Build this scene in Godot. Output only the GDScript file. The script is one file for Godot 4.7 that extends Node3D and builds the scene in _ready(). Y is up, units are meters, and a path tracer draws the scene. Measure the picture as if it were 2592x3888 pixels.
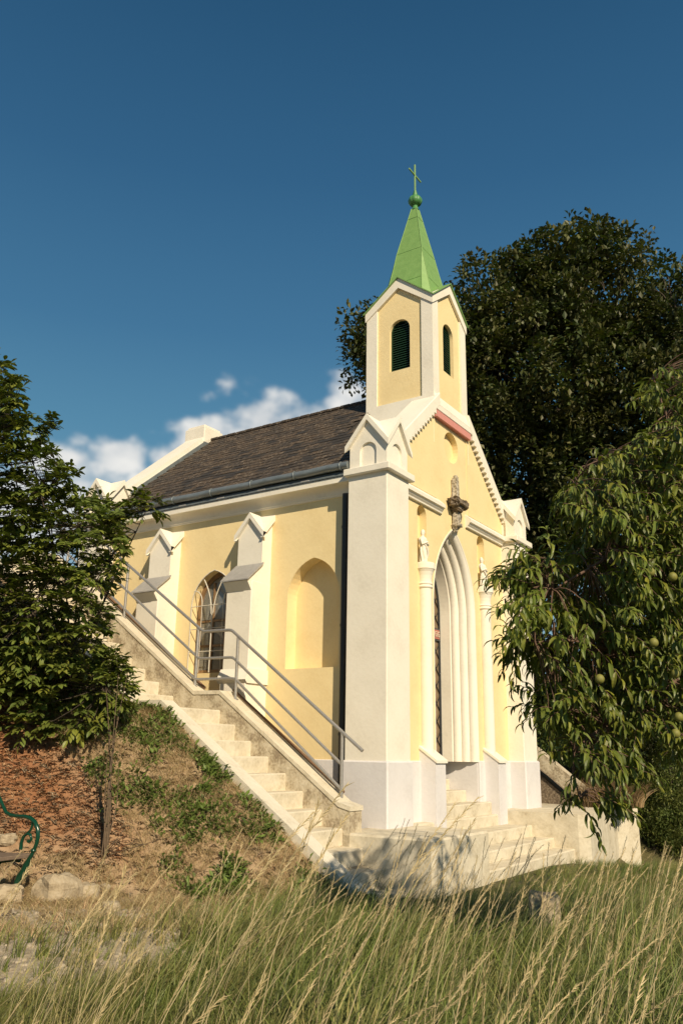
extends Node3D
# A small yellow chapel with a green spire, seen from the grass below its side stair.
# Units are metres. y = 0 is the top of the chapel plinth; the facade faces +z, its left corner stands at x = 0.

const CX := 2.797          # middle of the facade
const WID := 5.594         # facade width
const FZ := -0.30          # facade wall plane
const SX := 0.27           # left side wall plane
const CAM := Vector3(-9.924, 0.107, 5.811)
const FOC := 3127.0        # focal length in pixels of the 2592 x 3888 photograph

var cam: Camera3D
var mats := {}
var rng := RandomNumberGenerator.new()
var noise := FastNoiseLite.new()
var chapel: Node3D

# ---------------------------------------------------------------- mesh builder
class MB:
	var v := PackedVector3Array()
	var n := PackedVector3Array()
	var c := PackedColorArray()
	var uv := PackedVector2Array()
	var tint := Color(1, 1, 1)
	var use_color := false
	func tri(a: Vector3, b: Vector3, d: Vector3) -> void:
		var m := (b - a).cross(d - a)
		if m.length_squared() < 1e-18:
			return
		m = m.normalized()
		v.append_array(PackedVector3Array([a, d, b]))
		n.append_array(PackedVector3Array([m, m, m]))
		if use_color:
			c.append_array(PackedColorArray([tint, tint, tint]))
	func quad(a: Vector3, b: Vector3, d: Vector3, e: Vector3) -> void:
		tri(a, b, d)
		tri(a, d, e)
	func stri(a: Vector3, b: Vector3, d: Vector3, na: Vector3, nb: Vector3, nd: Vector3) -> void:
		v.append_array(PackedVector3Array([a, d, b]))
		n.append_array(PackedVector3Array([na, nd, nb]))
		if use_color:
			c.append_array(PackedColorArray([tint, tint, tint]))
	func squad(a: Vector3, b: Vector3, d: Vector3, e: Vector3, na: Vector3, nb: Vector3, nd: Vector3, ne: Vector3) -> void:
		stri(a, b, d, na, nb, nd)
		stri(a, d, e, na, nd, ne)
	func mesh() -> ArrayMesh:
		var arr := []
		arr.resize(Mesh.ARRAY_MAX)
		arr[Mesh.ARRAY_VERTEX] = v
		arr[Mesh.ARRAY_NORMAL] = n
		if use_color:
			arr[Mesh.ARRAY_COLOR] = c
		var m := ArrayMesh.new()
		if v.size() > 0:
			m.add_surface_from_arrays(Mesh.PRIMITIVE_TRIANGLES, arr)
		return m

func area2(p: PackedVector2Array) -> float:
	var s := 0.0
	for i in p.size():
		s += p[i].cross(p[(i + 1) % p.size()])
	return s

func ccw(p: PackedVector2Array) -> PackedVector2Array:
	if area2(p) < 0.0:
		var q := p.duplicate()
		q.reverse()
		return q
	return p

# flat polygon, front towards U x V
func cap(mb: MB, poly: PackedVector2Array, o: Vector3, U: Vector3, V: Vector3, flip := false) -> void:
	var p := ccw(poly)
	var ids := Geometry2D.triangulate_polygon(p)
	for i in range(0, ids.size(), 3):
		var q := PackedVector2Array([p[ids[i]], p[ids[i + 1]], p[ids[i + 2]]])
		if area2(q) < 0.0:
			q = PackedVector2Array([q[0], q[2], q[1]])
		var a := o + U * q[0].x + V * q[0].y
		var b := o + U * q[1].x + V * q[1].y
		var d := o + U * q[2].x + V * q[2].y
		if flip:
			mb.tri(a, d, b)
		else:
			mb.tri(a, b, d)

# prism: front face at o, body goes back by depth
func ext(mb: MB, poly: PackedVector2Array, o: Vector3, U: Vector3, V: Vector3, depth: float, front := true, back := true, bev := 0.0) -> void:
	var p := ccw(poly)
	var N := U.cross(V).normalized()
	var f := p
	var fo := o
	if bev > 0.0:
		var off := Geometry2D.offset_polygon(p, -bev, Geometry2D.JOIN_MITER)
		if off.size() == 1 and off[0].size() == p.size():
			var q := ccw(off[0])
			# align starting vertex
			var best := 0
			var bd := 1e9
			for i in q.size():
				var dd := q[i].distance_squared_to(p[0])
				if dd < bd:
					bd = dd
					best = i
			f = PackedVector2Array()
			for i in q.size():
				f.append(q[(best + i) % q.size()])
			for i in p.size():
				var j := (i + 1) % p.size()
				mb.quad(o - N * bev + U * p[i].x + V * p[i].y, o - N * bev + U * p[j].x + V * p[j].y, o + U * f[j].x + V * f[j].y, o + U * f[i].x + V * f[i].y)
			fo = o - N * bev
	if front:
		cap(mb, f, o, U, V)
	if back:
		cap(mb, p, o - N * depth, U, V, true)
	for i in p.size():
		var j := (i + 1) % p.size()
		var a := fo + U * p[i].x + V * p[i].y
		var b := fo + U * p[j].x + V * p[j].y
		mb.quad(a, a - N * (depth - (o - fo).dot(N)), b - N * (depth - (o - fo).dot(N)), b)

# box with chamfered edges
func box(mb: MB, lo: Vector3, hi: Vector3, b := 0.0) -> void:
	var s := hi - lo
	b = minf(b, minf(s.x, minf(s.y, s.z)) * 0.45)
	var ax := [Vector3.RIGHT, Vector3.UP, Vector3.BACK]
	var ctr := (lo + hi) * 0.5
	var hs := s * 0.5
	for k in 3:
		for sg in [-1.0, 1.0]:
			var N: Vector3 = ax[k] * sg
			var U: Vector3 = ax[(k + 1) % 3]
			var V: Vector3 = ax[(k + 2) % 3] * sg
			var hu: float = hs[(k + 1) % 3] - b
			var hv: float = hs[(k + 2) % 3] - b
			var o: Vector3 = ctr + N * hs[k]
			mb.quad(o - U * hu - V * hv, o + U * hu - V * hv, o + U * hu + V * hv, o - U * hu + V * hv)
	if b <= 0.0:
		return
	for k in 3:
		var K: Vector3 = ax[k]
		var iu := (k + 1) % 3
		var iv := (k + 2) % 3
		for su in [-1.0, 1.0]:
			for sv in [-1.0, 1.0]:
				var U: Vector3 = ax[iu] * su
				var V: Vector3 = ax[iv] * sv
				var p1: Vector3 = ctr + U * hs[iu] + V * (hs[iv] - b)
				var p2: Vector3 = ctr + U * (hs[iu] - b) + V * hs[iv]
				var L: Vector3 = K * (hs[k] - b)
				var nn := U + V
				var m := (p2 - p1).cross(L)
				if m.dot(nn) > 0.0:
					mb.quad(p1 - L, p2 - L, p2 + L, p1 + L)
				else:
					mb.quad(p1 + L, p2 + L, p2 - L, p1 - L)
	for sx in [-1.0, 1.0]:
		for sy in [-1.0, 1.0]:
			for sz in [-1.0, 1.0]:
				var a := ctr + Vector3(sx * hs.x, sy * (hs.y - b), sz * (hs.z - b))
				var d := ctr + Vector3(sx * (hs.x - b), sy * hs.y, sz * (hs.z - b))
				var e := ctr + Vector3(sx * (hs.x - b), sy * (hs.y - b), sz * hs.z)
				if sx * sy * sz > 0.0:
					mb.tri(a, d, e)
				else:
					mb.tri(a, e, d)

func tube(mb: MB, pts: Array, rad: Array, sides := 8, caps := true) -> void:
	var up := Vector3(0.3, 1, 0.2).normalized()
	var rings := []
	var nor := []
	for i in pts.size():
		var d: Vector3
		if i == 0:
			d = pts[1] - pts[0]
		elif i == pts.size() - 1:
			d = pts[i] - pts[i - 1]
		else:
			d = (pts[i + 1] - pts[i]).normalized() + (pts[i] - pts[i - 1]).normalized()
		d = d.normalized()
		if absf(d.dot(up)) > 0.97:
			up = Vector3(1, 0.1, 0.3).normalized()
		var sdir := d.cross(up).normalized()
		up = sdir.cross(d).normalized()
		var ring := PackedVector3Array()
		var nr := PackedVector3Array()
		var r: float = rad[min(i, rad.size() - 1)]
		for k in sides:
			var a := TAU * k / sides
			var q := sdir * cos(a) + up * sin(a)
			ring.append(pts[i] + q * r)
			nr.append(q)
		rings.append(ring)
		nor.append(nr)
	for i in pts.size() - 1:
		for k in sides:
			var j := (k + 1) % sides
			mb.squad(rings[i][k], rings[i + 1][k], rings[i + 1][j], rings[i][j], nor[i][k], nor[i + 1][k], nor[i + 1][j], nor[i][j])
	if caps:
		for e in [0, pts.size() - 1]:
			for k in range(1, sides - 1):
				if e == 0:
					mb.tri(rings[e][0], rings[e][k], rings[e][k + 1])
				else:
					mb.tri(rings[e][0], rings[e][k + 1], rings[e][k])

# lathe round a vertical axis; profile of (radius, y) from bottom to top
func lathe(mb: MB, ctr: Vector3, prof: Array, seg := 24, lobes := 0, lobe := 0.0) -> void:
	for i in prof.size() - 1:
		var p0: Vector2 = prof[i]
		var p1: Vector2 = prof[i + 1]
		var t := (p1 - p0).normalized()
		var nn := Vector2(t.y, -t.x)
		for k in seg:
			var a0 := TAU * k / seg
			var a1 := TAU * (k + 1) / seg
			var m0 := 1.0 - lobe * pow(absf(cos(a0 * lobes * 0.5)), 6.0) if lobes > 0 else 1.0
			var m1 := 1.0 - lobe * pow(absf(cos(a1 * lobes * 0.5)), 6.0) if lobes > 0 else 1.0
			var d0 := Vector3(cos(a0), 0, -sin(a0))
			var d1 := Vector3(cos(a1), 0, -sin(a1))
			var n0 := (d0 * nn.x + Vector3.UP * nn.y).normalized()
			var n1 := (d1 * nn.x + Vector3.UP * nn.y).normalized()
			var a := ctr + d0 * p0.x * m0 + Vector3.UP * p0.y
			var b := ctr + d1 * p0.x * m1 + Vector3.UP * p0.y
			var c2 := ctr + d1 * p1.x * m1 + Vector3.UP * p1.y
			var e := ctr + d0 * p1.x * m0 + Vector3.UP * p1.y
			if lobes > 0:
				mb.quad(a, b, c2, e)
			else:
				mb.squad(a, b, c2, e, n0, n1, n1, n0)

func pv(a: Array) -> PackedVector2Array:
	var p := PackedVector2Array()
	for q in a:
		p.append(Vector2(q[0], q[1]))
	return p

# right half to left half of a pointed or round arch, from bottom right over the top to bottom left
func arch(cx: float, y0: float, ysp: float, half: float, rise: float, inset := 0.0, seg := 12) -> PackedVector2Array:
	var R := (rise * rise + half * half) / (2.0 * half)
	var p := PackedVector2Array()
	var tm := acos(clampf((R - half) / (R - inset), -1.0, 1.0))
	p.append(Vector2(cx + half - inset, y0))
	for i in seg + 1:
		var t := tm * i / seg
		p.append(Vector2(cx - (R - half) + cos(t) * (R - inset), ysp + sin(t) * (R - inset)))
	for i in range(seg - 1, -1, -1):
		var t := tm * i / seg
		p.append(Vector2(cx + (R - half) - cos(t) * (R - inset), ysp + sin(t) * (R - inset)))
	p.append(Vector2(cx - half + inset, y0))
	return p

func panel(mb: MB, outline: PackedVector2Array, holes: Array, cuts: Array, o: Vector3, U: Vector3, V: Vector3) -> void:
	var xs := [-100.0]
	xs.append_array(cuts)
	xs.append(100.0)
	for i in xs.size() - 1:
		var strip := pv([[xs[i], -100], [xs[i + 1], -100], [xs[i + 1], 100], [xs[i], 100]])
		for piece in Geometry2D.intersect_polygons(ccw(outline), strip):
			var list := [piece]
			for h in holes:
				var nl := []
				for q in list:
					for r in Geometry2D.clip_polygons(ccw(q), ccw(h)):
						nl.append(r)
				list = nl
			for q in list:
				cap(mb, q, o, U, V)

# the inside walls and back of a recess whose outline is a hole of a panel
func recess(mb: MB, poly: PackedVector2Array, o: Vector3, U: Vector3, V: Vector3, depth: float, back := true) -> void:
	var p := ccw(poly)
	var N := U.cross(V).normalized()
	for i in p.size():
		var j := (i + 1) % p.size()
		var a := o + U * p[i].x + V * p[i].y
		var b := o + U * p[j].x + V * p[j].y
		mb.quad(a, b, b - N * depth, a - N * depth)
	if back:
		cap(mb, p, o - N * depth, U, V)

# ---------------------------------------------------------------- scene helpers
var taken := {}
func numbered(called: String) -> String:
	if not taken.has(called):
		taken[called] = 0
		return called
	taken[called] += 1
	return "%s_%03d" % [called, taken[called]]

func part(called: String, mb, m: Material, parent: Node) -> MeshInstance3D:
	var o := MeshInstance3D.new()
	o.name = called
	o.mesh = mb.mesh() if mb is MB else mb
	o.material_override = m
	parent.add_child(o, true)
	return o

func tag(o: Node, label: String, category: String, group := "", kind := "") -> void:
	if label != "":
		o.set_meta("label", label)
	if category != "":
		o.set_meta("category", category)
	if group != "":
		o.set_meta("group", group)
	if kind != "":
		o.set_meta("kind", kind)

func thing(called: String, label: String, category: String, where := Vector3.ZERO, group := "") -> Node3D:
	var o := Node3D.new()
	o.name = numbered(called)
	add_child(o)
	o.position = where
	tag(o, label, category, group)
	return o

func solo(called: String, mb, m: Material, label: String, category: String, group := "", kind := "") -> MeshInstance3D:
	var o := part(numbered(called), mb, m, self)
	tag(o, label, category, group, kind)
	return o

# a point of the photograph (pixels of its full size) at a distance along the view axis
func at(u: float, v: float, depth: float) -> Vector3:
	return cam.transform * Vector3((u - 1296.0) / FOC * depth, -(v - 1944.0) / FOC * depth, -depth)

func rr(a: float, b: float) -> float:
	return rng.randf_range(a, b)

func lin(r: float, g: float, b: float) -> Color:
	return Color(r, g, b).linear_to_srgb()

# ---------------------------------------------------------------- materials
func noise_img(size: int, freq: float, sd: int, oct := 4, kind := FastNoiseLite.TYPE_SIMPLEX_SMOOTH) -> Image:
	var f := FastNoiseLite.new()
	f.noise_type = kind
	f.seed = sd
	f.frequency = freq
	f.fractal_octaves = oct
	var im := f.get_seamless_image(size, size)
	im.convert(Image.FORMAT_RGBA8)
	return im

# grey noise turned into a colour map: ramp of [position, Color] (linear base colours), two noises mixed
func color_tex(size: int, f1: float, f2: float, mixed: float, ramp: Array, sd: int, contrast := 1.0) -> ImageTexture:
	var a := noise_img(size, f1, sd)
	var b := noise_img(size, f2, sd + 7, 3)
	var g := Gradient.new()
	var off := PackedFloat32Array()
	var col := PackedColorArray()
	for r in ramp:
		off.append(r[0])
		col.append((r[1] as Color).linear_to_srgb())
	g.offsets = off
	g.colors = col
	var da := a.get_data()
	var db := b.get_data()
	var out := PackedByteArray()
	out.resize(size * size * 4)
	for i in size * size:
		var t: float = lerpf(da[i * 4], db[i * 4], mixed) / 255.0
		t = clampf(0.5 + (t - 0.5) * contrast, 0.0, 1.0)
		var q := g.sample(t)
		out[i * 4] = int(q.r8)
		out[i * 4 + 1] = int(q.g8)
		out[i * 4 + 2] = int(q.b8)
		out[i * 4 + 3] = 255
	var im := Image.create_from_data(size, size, false, Image.FORMAT_RGBA8, out)
	return ImageTexture.create_from_image(im)

func normal_tex(size: int, freq: float, sd: int, strength: float, oct := 4) -> ImageTexture:
	var im := noise_img(size, freq, sd, oct)
	im.bump_map_to_normal_map(strength)
	return ImageTexture.create_from_image(im)

func surf(called: String, tex: Texture2D, scale: float, rough: float, nrm: Texture2D = null, nstr := 1.0, metal := 0.0) -> StandardMaterial3D:
	var m := StandardMaterial3D.new()
	m.resource_name = called
	m.albedo_texture = tex
	m.uv1_triplanar = true
	m.uv1_world_triplanar = true
	m.uv1_triplanar_sharpness = 4.0
	m.uv1_scale = Vector3.ONE * scale
	m.roughness = rough
	m.metallic = metal
	m.cull_mode = BaseMaterial3D.CULL_DISABLED
	if nrm:
		m.normal_enabled = true
		m.normal_texture = nrm
		m.normal_scale = nstr
	mats[called] = m
	return m

func plain(called: String, c: Color, rough: float, metal := 0.0) -> StandardMaterial3D:
	var m := StandardMaterial3D.new()
	m.resource_name = called
	m.albedo_color = c
	m.roughness = rough
	m.metallic = metal
	m.cull_mode = BaseMaterial3D.CULL_DISABLED
	mats[called] = m
	return m

func leaf_mat(called: String, c: Color, rough: float, back: Color) -> StandardMaterial3D:
	var m := plain(called, c, rough)
	m.backlight_enabled = true
	m.backlight = back
	m.vertex_color_use_as_albedo = true
	return m

func make_materials() -> void:
	var pn := normal_tex(512, 0.045, 5, 3.0, 5)
	var coarse := normal_tex(512, 0.02, 9, 6.0, 5)
	surf("white_plaster", color_tex(512, 0.006, 0.06, 0.35, [[0.0, Color(0.69, 0.645, 0.545)], [0.45, Color(0.78, 0.735, 0.63)], [1.0, Color(0.815, 0.775, 0.675)]], 11), 0.45, 0.85, pn, 0.10)
	surf("yellow_plaster", color_tex(512, 0.006, 0.06, 0.35, [[0.0, Color(0.73, 0.575, 0.30)], [0.5, Color(0.79, 0.64, 0.35)], [1.0, Color(0.82, 0.67, 0.375)]], 23), 0.45, 0.88, pn, 0.12)
	surf("plinth_paint", color_tex(512, 0.006, 0.05, 0.4, [[0.0, Color(0.57, 0.55, 0.55)], [0.5, Color(0.645, 0.63, 0.635)], [1.0, Color(0.68, 0.665, 0.67)]], 31), 0.5, 0.8, pn, 0.12)
	surf("concrete", color_tex(512, 0.008, 0.05, 0.42, [[0.0, Color(0.38, 0.32, 0.225)], [0.28, Color(0.54, 0.48, 0.36)], [0.6, Color(0.62, 0.56, 0.435)], [1.0, Color(0.67, 0.62, 0.50)]], 41, 1.05), 0.6, 0.92, coarse, 0.35)
	surf("mortar", color_tex(512, 0.008, 0.05, 0.42, [[0.0, Color(0.50, 0.445, 0.345)], [0.4, Color(0.63, 0.58, 0.47)], [1.0, Color(0.70, 0.655, 0.55)]], 43), 0.6, 0.92, coarse, 0.25)
	surf("stained_concrete", color_tex(512, 0.010, 0.07, 0.40, [[0.0, Color(0.20, 0.155, 0.105)], [0.36, Color(0.33, 0.27, 0.185)], [0.52, Color(0.47, 0.405, 0.29)], [1.0, Color(0.60, 0.54, 0.42)]], 47, 1.15), 0.6, 0.95, coarse, 0.6)
	surf("shingle_slate", color_tex(512, 0.02, 0.09, 0.5, [[0.0, Color(0.022, 0.017, 0.013)], [0.5, Color(0.048, 0.037, 0.028)], [0.72, Color(0.075, 0.052, 0.032)], [0.80, Color(0.10, 0.06, 0.03)], [0.86, Color(0.26, 0.24, 0.21)], [1.0, Color(0.36, 0.34, 0.30)]], 53, 1.55), 0.9, 0.85, coarse, 0.5)
	surf("shingle_worn", color_tex(512, 0.02, 0.09, 0.5, [[0.0, Color(0.030, 0.022, 0.015)], [0.5, Color(0.062, 0.046, 0.032)], [0.66, Color(0.10, 0.062, 0.032)], [0.80, Color(0.13, 0.075, 0.035)], [0.84, Color(0.34, 0.32, 0.28)], [1.0, Color(0.44, 0.42, 0.37)]], 59, 1.6), 1.1, 0.85, coarse, 0.5)
	surf("shingle_dark", color_tex(512, 0.02, 0.09, 0.5, [[0.0, Color(0.016, 0.014, 0.012)], [0.6, Color(0.034, 0.028, 0.023)], [1.0, Color(0.06, 0.05, 0.04)]], 61), 0.9, 0.8, coarse, 0.5)
	surf("zinc", color_tex(256, 0.02, 0.08, 0.4, [[0.0, Color(0.14, 0.165, 0.175)], [1.0, Color(0.26, 0.29, 0.30)]], 67), 0.8, 0.42, null, 1.0, 0.35)
	surf("zinc_cap", color_tex(256, 0.03, 0.1, 0.4, [[0.0, Color(0.30, 0.285, 0.265)], [1.0, Color(0.46, 0.445, 0.42)]], 69), 1.0, 0.6, null, 1.0, 0.2)
	surf("green_sheet", color_tex(256, 0.02, 0.08, 0.4, [[0.0, Color(0.16, 0.30, 0.085)], [0.6, Color(0.20, 0.355, 0.105)], [1.0, Color(0.235, 0.395, 0.13)]], 71), 1.2, 0.5, pn, 0.15)
	surf("green_seam", color_tex(256, 0.03, 0.1, 0.4, [[0.0, Color(0.07, 0.18, 0.05)], [1.0, Color(0.10, 0.24, 0.07)]], 73), 1.2, 0.5)
	plain("ball_green", lin(0.075, 0.24, 0.075), 0.42)
	plain("louver_green", lin(0.006, 0.036, 0.012), 0.5)
	plain("dark_void", lin(0.006, 0.006, 0.006), 1.0)
	plain("pink_paint", lin(0.60, 0.27, 0.235), 0.85)
	surf("old_stone", color_tex(256, 0.03, 0.12, 0.5, [[0.0, Color(0.10, 0.085, 0.065)], [0.45, Color(0.30, 0.26, 0.20)], [0.6, Color(0.50, 0.45, 0.36)], [1.0, Color(0.66, 0.61, 0.50)]], 79, 1.5), 2.2, 0.95, coarse, 1.0)
	surf("dark_stone", color_tex(256, 0.03, 0.12, 0.5, [[0.0, Color(0.05, 0.035, 0.025)], [0.5, Color(0.17, 0.13, 0.09)], [1.0, Color(0.34, 0.28, 0.20)]], 83, 1.5), 2.2, 0.95, coarse, 1.0)
	surf("field_stone", color_tex(256, 0.02, 0.1, 0.4, [[0.0, Color(0.22, 0.17, 0.11)], [0.5, Color(0.37, 0.30, 0.20)], [1.0, Color(0.48, 0.41, 0.30)]], 89, 1.3), 1.5, 0.95, coarse, 0.8)
	plain("iron_bar", lin(0.035, 0.030, 0.028), 0.5, 0.4)
	plain("door_frame", lin(0.055, 0.06, 0.065), 0.45, 0.3)
	plain("amber_glass", lin(0.22, 0.155, 0.095), 0.12)
	plain("sign_pink", lin(0.42, 0.15, 0.115), 0.6)
	plain("sign_text", lin(0.55, 0.43, 0.33), 0.6)
	plain("white_bar", lin(0.60, 0.56, 0.47), 0.5)
	surf("window_wood", color_tex(256, 0.02, 0.1, 0.4, [[0.0, Color(0.16, 0.095, 0.045)], [1.0, Color(0.32, 0.20, 0.10)]], 97), 2.0, 0.6)
	var g := plain("window_glass", lin(0.55, 0.56, 0.52), 0.03)
	g.transparency = BaseMaterial3D.TRANSPARENCY_ALPHA
	g.albedo_color.a = 0.18
	surf("steel", color_tex(256, 0.03, 0.12, 0.4, [[0.0, Color(0.30, 0.285, 0.265)], [1.0, Color(0.46, 0.44, 0.41)]], 101), 3.0, 0.42, null, 1.0, 0.55)
	surf("rust", color_tex(256, 0.03, 0.12, 0.4, [[0.0, Color(0.10, 0.05, 0.025)], [1.0, Color(0.26, 0.155, 0.09)]], 103), 3.0, 0.9)
	plain("pipe_dark", lin(0.03, 0.032, 0.034), 0.5, 0.3)
	plain("bench_green", lin(0.004, 0.045, 0.024), 0.22)
	surf("bench_wood", color_tex(256, 0.02, 0.12, 0.4, [[0.0, Color(0.10, 0.07, 0.05)], [1.0, Color(0.24, 0.175, 0.125)]], 107), 3.0, 0.8)
	surf("bark", color_tex(256, 0.03, 0.1, 0.4, [[0.0, Color(0.035, 0.026, 0.018)], [1.0, Color(0.11, 0.085, 0.06)]], 109), 1.5, 0.95, coarse, 1.0)
	surf("peach_bark", color_tex(256, 0.03, 0.1, 0.4, [[0.0, Color(0.08, 0.045, 0.03)], [1.0, Color(0.20, 0.125, 0.085)]], 113), 3.0, 0.8, coarse, 0.6)
	surf("dry_stem", color_tex(256, 0.03, 0.1, 0.4, [[0.0, Color(0.075, 0.05, 0.03)], [1.0, Color(0.19, 0.135, 0.085)]], 127), 3.0, 0.9)
	leaf_mat("oak_leaf", lin(1, 1, 1), 0.55, lin(0.30, 0.40, 0.10))
	leaf_mat("peach_leaf", lin(1, 1, 1), 0.47, lin(0.40, 0.50, 0.12))
	leaf_mat("bush_leaf", lin(1, 1, 1), 0.50, lin(0.36, 0.46, 0.12))
	leaf_mat("grass_blade", lin(1, 1, 1), 0.55, lin(0.40, 0.42, 0.18))
	leaf_mat("weed_leaf", lin(1, 1, 1), 0.55, lin(0.35, 0.45, 0.12))
	plain("peach_fruit", lin(0.20, 0.195, 0.042), 0.6)
	var lt := plain("litter", lin(1, 1, 1), 0.9)
	lt.vertex_color_use_as_albedo = true
	var ground := surf("ground", color_tex(1024, 0.012, 0.11, 0.55, [[0.0, Color(0.50, 0.46, 0.42)], [0.35, Color(0.80, 0.78, 0.74)], [0.6, Color(1.0, 1.0, 1.0)], [1.0, Color(1.0, 1.0, 1.0)]], 131, 1.5), 0.7, 1.0, normal_tex(512, 0.05, 133, 8.0, 5), 0.22)
	ground.vertex_color_use_as_albedo = true

# ---------------------------------------------------------------- sky, sun, camera
func make_sky() -> Sky:
	var w := 2048
	var h := 1024
	var f := FastNoiseLite.new()
	f.seed = 5
	f.frequency = 1.0
	f.fractal_octaves = 6
	f.fractal_gain = 0.52
	var big := FastNoiseLite.new()
	big.seed = 12
	big.frequency = 1.0
	big.fractal_octaves = 2
	var im := Image.create(w, h, false, Image.FORMAT_RGBF)
	# [elevation, colour]
	var ramp := [[0.0, Vector3(0.3024, 0.3948, 0.4452)], [8.0, Vector3(0.2100, 0.3528, 0.4452)], [15.0, Vector3(0.1302, 0.2814, 0.3948)], [21.0, Vector3(0.0798, 0.2142, 0.3360)], [28.0, Vector3(0.0487, 0.1512, 0.2730)], [38.0, Vector3(0.0286, 0.1025, 0.2058)], [48.0, Vector3(0.0185, 0.0739, 0.1554)], [65.0, Vector3(0.0134, 0.0554, 0.1218)], [90.0, Vector3(0.0109, 0.0462, 0.1050)]]
	# cumulus low over the horizon all round; [azimuth, elevation, half width, half height]
	var clouds := [[52.0, 20.8, 6.2, 3.6], [58.0, 21.9, 4.6, 3.4], [47.0, 20.6, 2.6, 2.2], [36.6, 15.4, 6.2, 3.6], [40.0, 19.2, 1.8, 1.1], [43.8, 19.2, 1.3, 0.7], [35.8, 18.2, 2.2, 1.2], [44.5, 16.6, 2.2, 1.3], [30.0, 13.0, 4.0, 2.4]]
	var r2 := RandomNumberGenerator.new()
	r2.seed = 77
	for k in 40:
		var az := r2.randf_range(95.0, 370.0)
		clouds.append([az if az < 180.0 else az - 360.0, r2.randf_range(7.0, 20.0), r2.randf_range(2.0, 6.0), r2.randf_range(0.8, 2.2)])
	var band := []
	band.resize(w)
	for x in w:
		var list := []
		var az := wrapf(float(x) / w * 360.0, -180.0, 180.0)
		for c in clouds:
			var d: float = absf(az - c[0])
			d = minf(d, 360.0 - d)
			if d < c[2] * 2.2:
				list.append([d, c])
		band[x] = list
	for y in h:
		var el := 90.0 - (y + 0.5) / h * 180.0
		if el < 0.0:
			im.fill_rect(Rect2i(0, y, w, 1), Color(0.16, 0.14, 0.09))
			continue
		var base := Vector3.ZERO
		for k in ramp.size() - 1:
			if el >= ramp[k][0] and el <= ramp[k + 1][0]:
				base = (ramp[k][1] as Vector3).lerp(ramp[k + 1][1], (el - ramp[k][0]) / (ramp[k + 1][0] - ramp[k][0]))
		im.fill_rect(Rect2i(0, y, w, 1), Color(base.x, base.y, base.z))
		if el > 30.0 or el < 2.0:
			continue
		for x in w:
			var list: Array = band[x]
			if list.is_empty():
				continue
			var az := wrapf(float(x) / w * 360.0, -180.0, 180.0)
			var cover := -9.0
			for q in list:
				var c: Array = q[1]
				var dy: float = (el - c[1]) / c[3]
				if dy < 0.0:
					dy *= 0.75
				var e: float = 1.0 - sqrt(pow(q[0] / c[2], 2.0) + dy * dy)
				cover = maxf(cover, e)
			if cover <= -0.9:
				continue
			var a := deg_to_rad(az)
			var px := Vector3(sin(a) * 16.0, el * 0.42, cos(a) * 16.0)
			var nz := f.get_noise_3dv(px) * 0.9 + big.get_noise_3dv(px * 0.4) * 0.3
			var dens := smoothstep(-0.30, 0.60, cover * 1.05 + nz * 1.05)
			dens *= smoothstep(-0.85, -0.25, cover)
			if dens <= 0.0:
				continue
			var lit := clampf(0.60 + nz * 0.55 + (f.get_noise_3dv(px * 0.6 + Vector3(3, 1, 2))) * 0.4, 0.30, 0.95)
			var cc := Vector3(0.40, 0.44, 0.48).lerp(Vector3(0.80, 0.78, 0.74), lit)
			var m := base.lerp(cc, clampf(dens, 0.0, 1.0) * 0.92)
			im.set_pixel(x, y, Color(m.x, m.y, m.z))
	var pm := PanoramaSkyMaterial.new()
	pm.panorama = ImageTexture.create_from_image(im)
	pm.filter = true
	var s := Sky.new()
	s.sky_material = pm
	return s

func setup_view() -> void:
	cam = Camera3D.new()
	cam.name = "camera"
	add_child(cam)
	cam.position = CAM
	cam.rotation = Vector3(0.2835, -0.9836, 0.0168)
	cam.fov = rad_to_deg(2.0 * atan(1944.0 / FOC))
	cam.near = 0.05
	cam.far = 900.0
	cam.current = true
	var we := WorldEnvironment.new()
	we.name = "environment"
	var e := Environment.new()
	e.background_mode = Environment.BG_SKY
	e.sky = make_sky()
	e.tonemap_mode = Environment.TONE_MAPPER_LINEAR
	e.tonemap_exposure = 1.18
	e.sdfgi_enabled = true
	e.ssao_enabled = true
	e.ssil_enabled = true
	we.environment = e
	add_child(we)
	var sun := DirectionalLight3D.new()
	sun.name = "sun"
	sun.light_color = Color(1.0, 0.925, 0.80)
	sun.light_energy = 1.5
	sun.light_angular_distance = 0.5
	sun.shadow_enabled = true
	add_child(sun)
	sun.look_at_from_position(Vector3.ZERO, Vector3(1.0, -1.2, -1.5), Vector3.UP)

# ---------------------------------------------------------------- chapel
const X := Vector3.RIGHT
const Y := Vector3.UP
const Z := Vector3.BACK

# a gable band on an outer face; its ends are mitred so that neighbours meet at the corner
func chevron(mb: MB, o: Vector3, U: Vector3, w: float, yt: float, ya: float, t: float, depth: float) -> void:
	var N := U.cross(Y).normalized()
	var s := (ya - yt) / w
	var w2 := w - depth
	var y2 := yt + s * depth
	var f := [Vector2(-w, yt), Vector2(0, ya), Vector2(w, yt), Vector2(w, yt + t), Vector2(0, ya + t), Vector2(-w, yt + t)]
	var b := [Vector2(-w2, y2), Vector2(0, ya), Vector2(w2, y2), Vector2(w2, y2 + t), Vector2(0, ya + t), Vector2(-w2, y2 + t)]
	cap(mb, PackedVector2Array(f), o, U, Y)
	for i in 6:
		var j := (i + 1) % 6
		if i == 2 or i == 5:
			continue
		var q := o - N * depth
		mb.quad(o + U * f[i].x + Y * f[i].y, q + U * b[i].x + Y * b[i].y, q + U * b[j].x + Y * b[j].y, o + U * f[j].x + Y * f[j].y)

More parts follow.
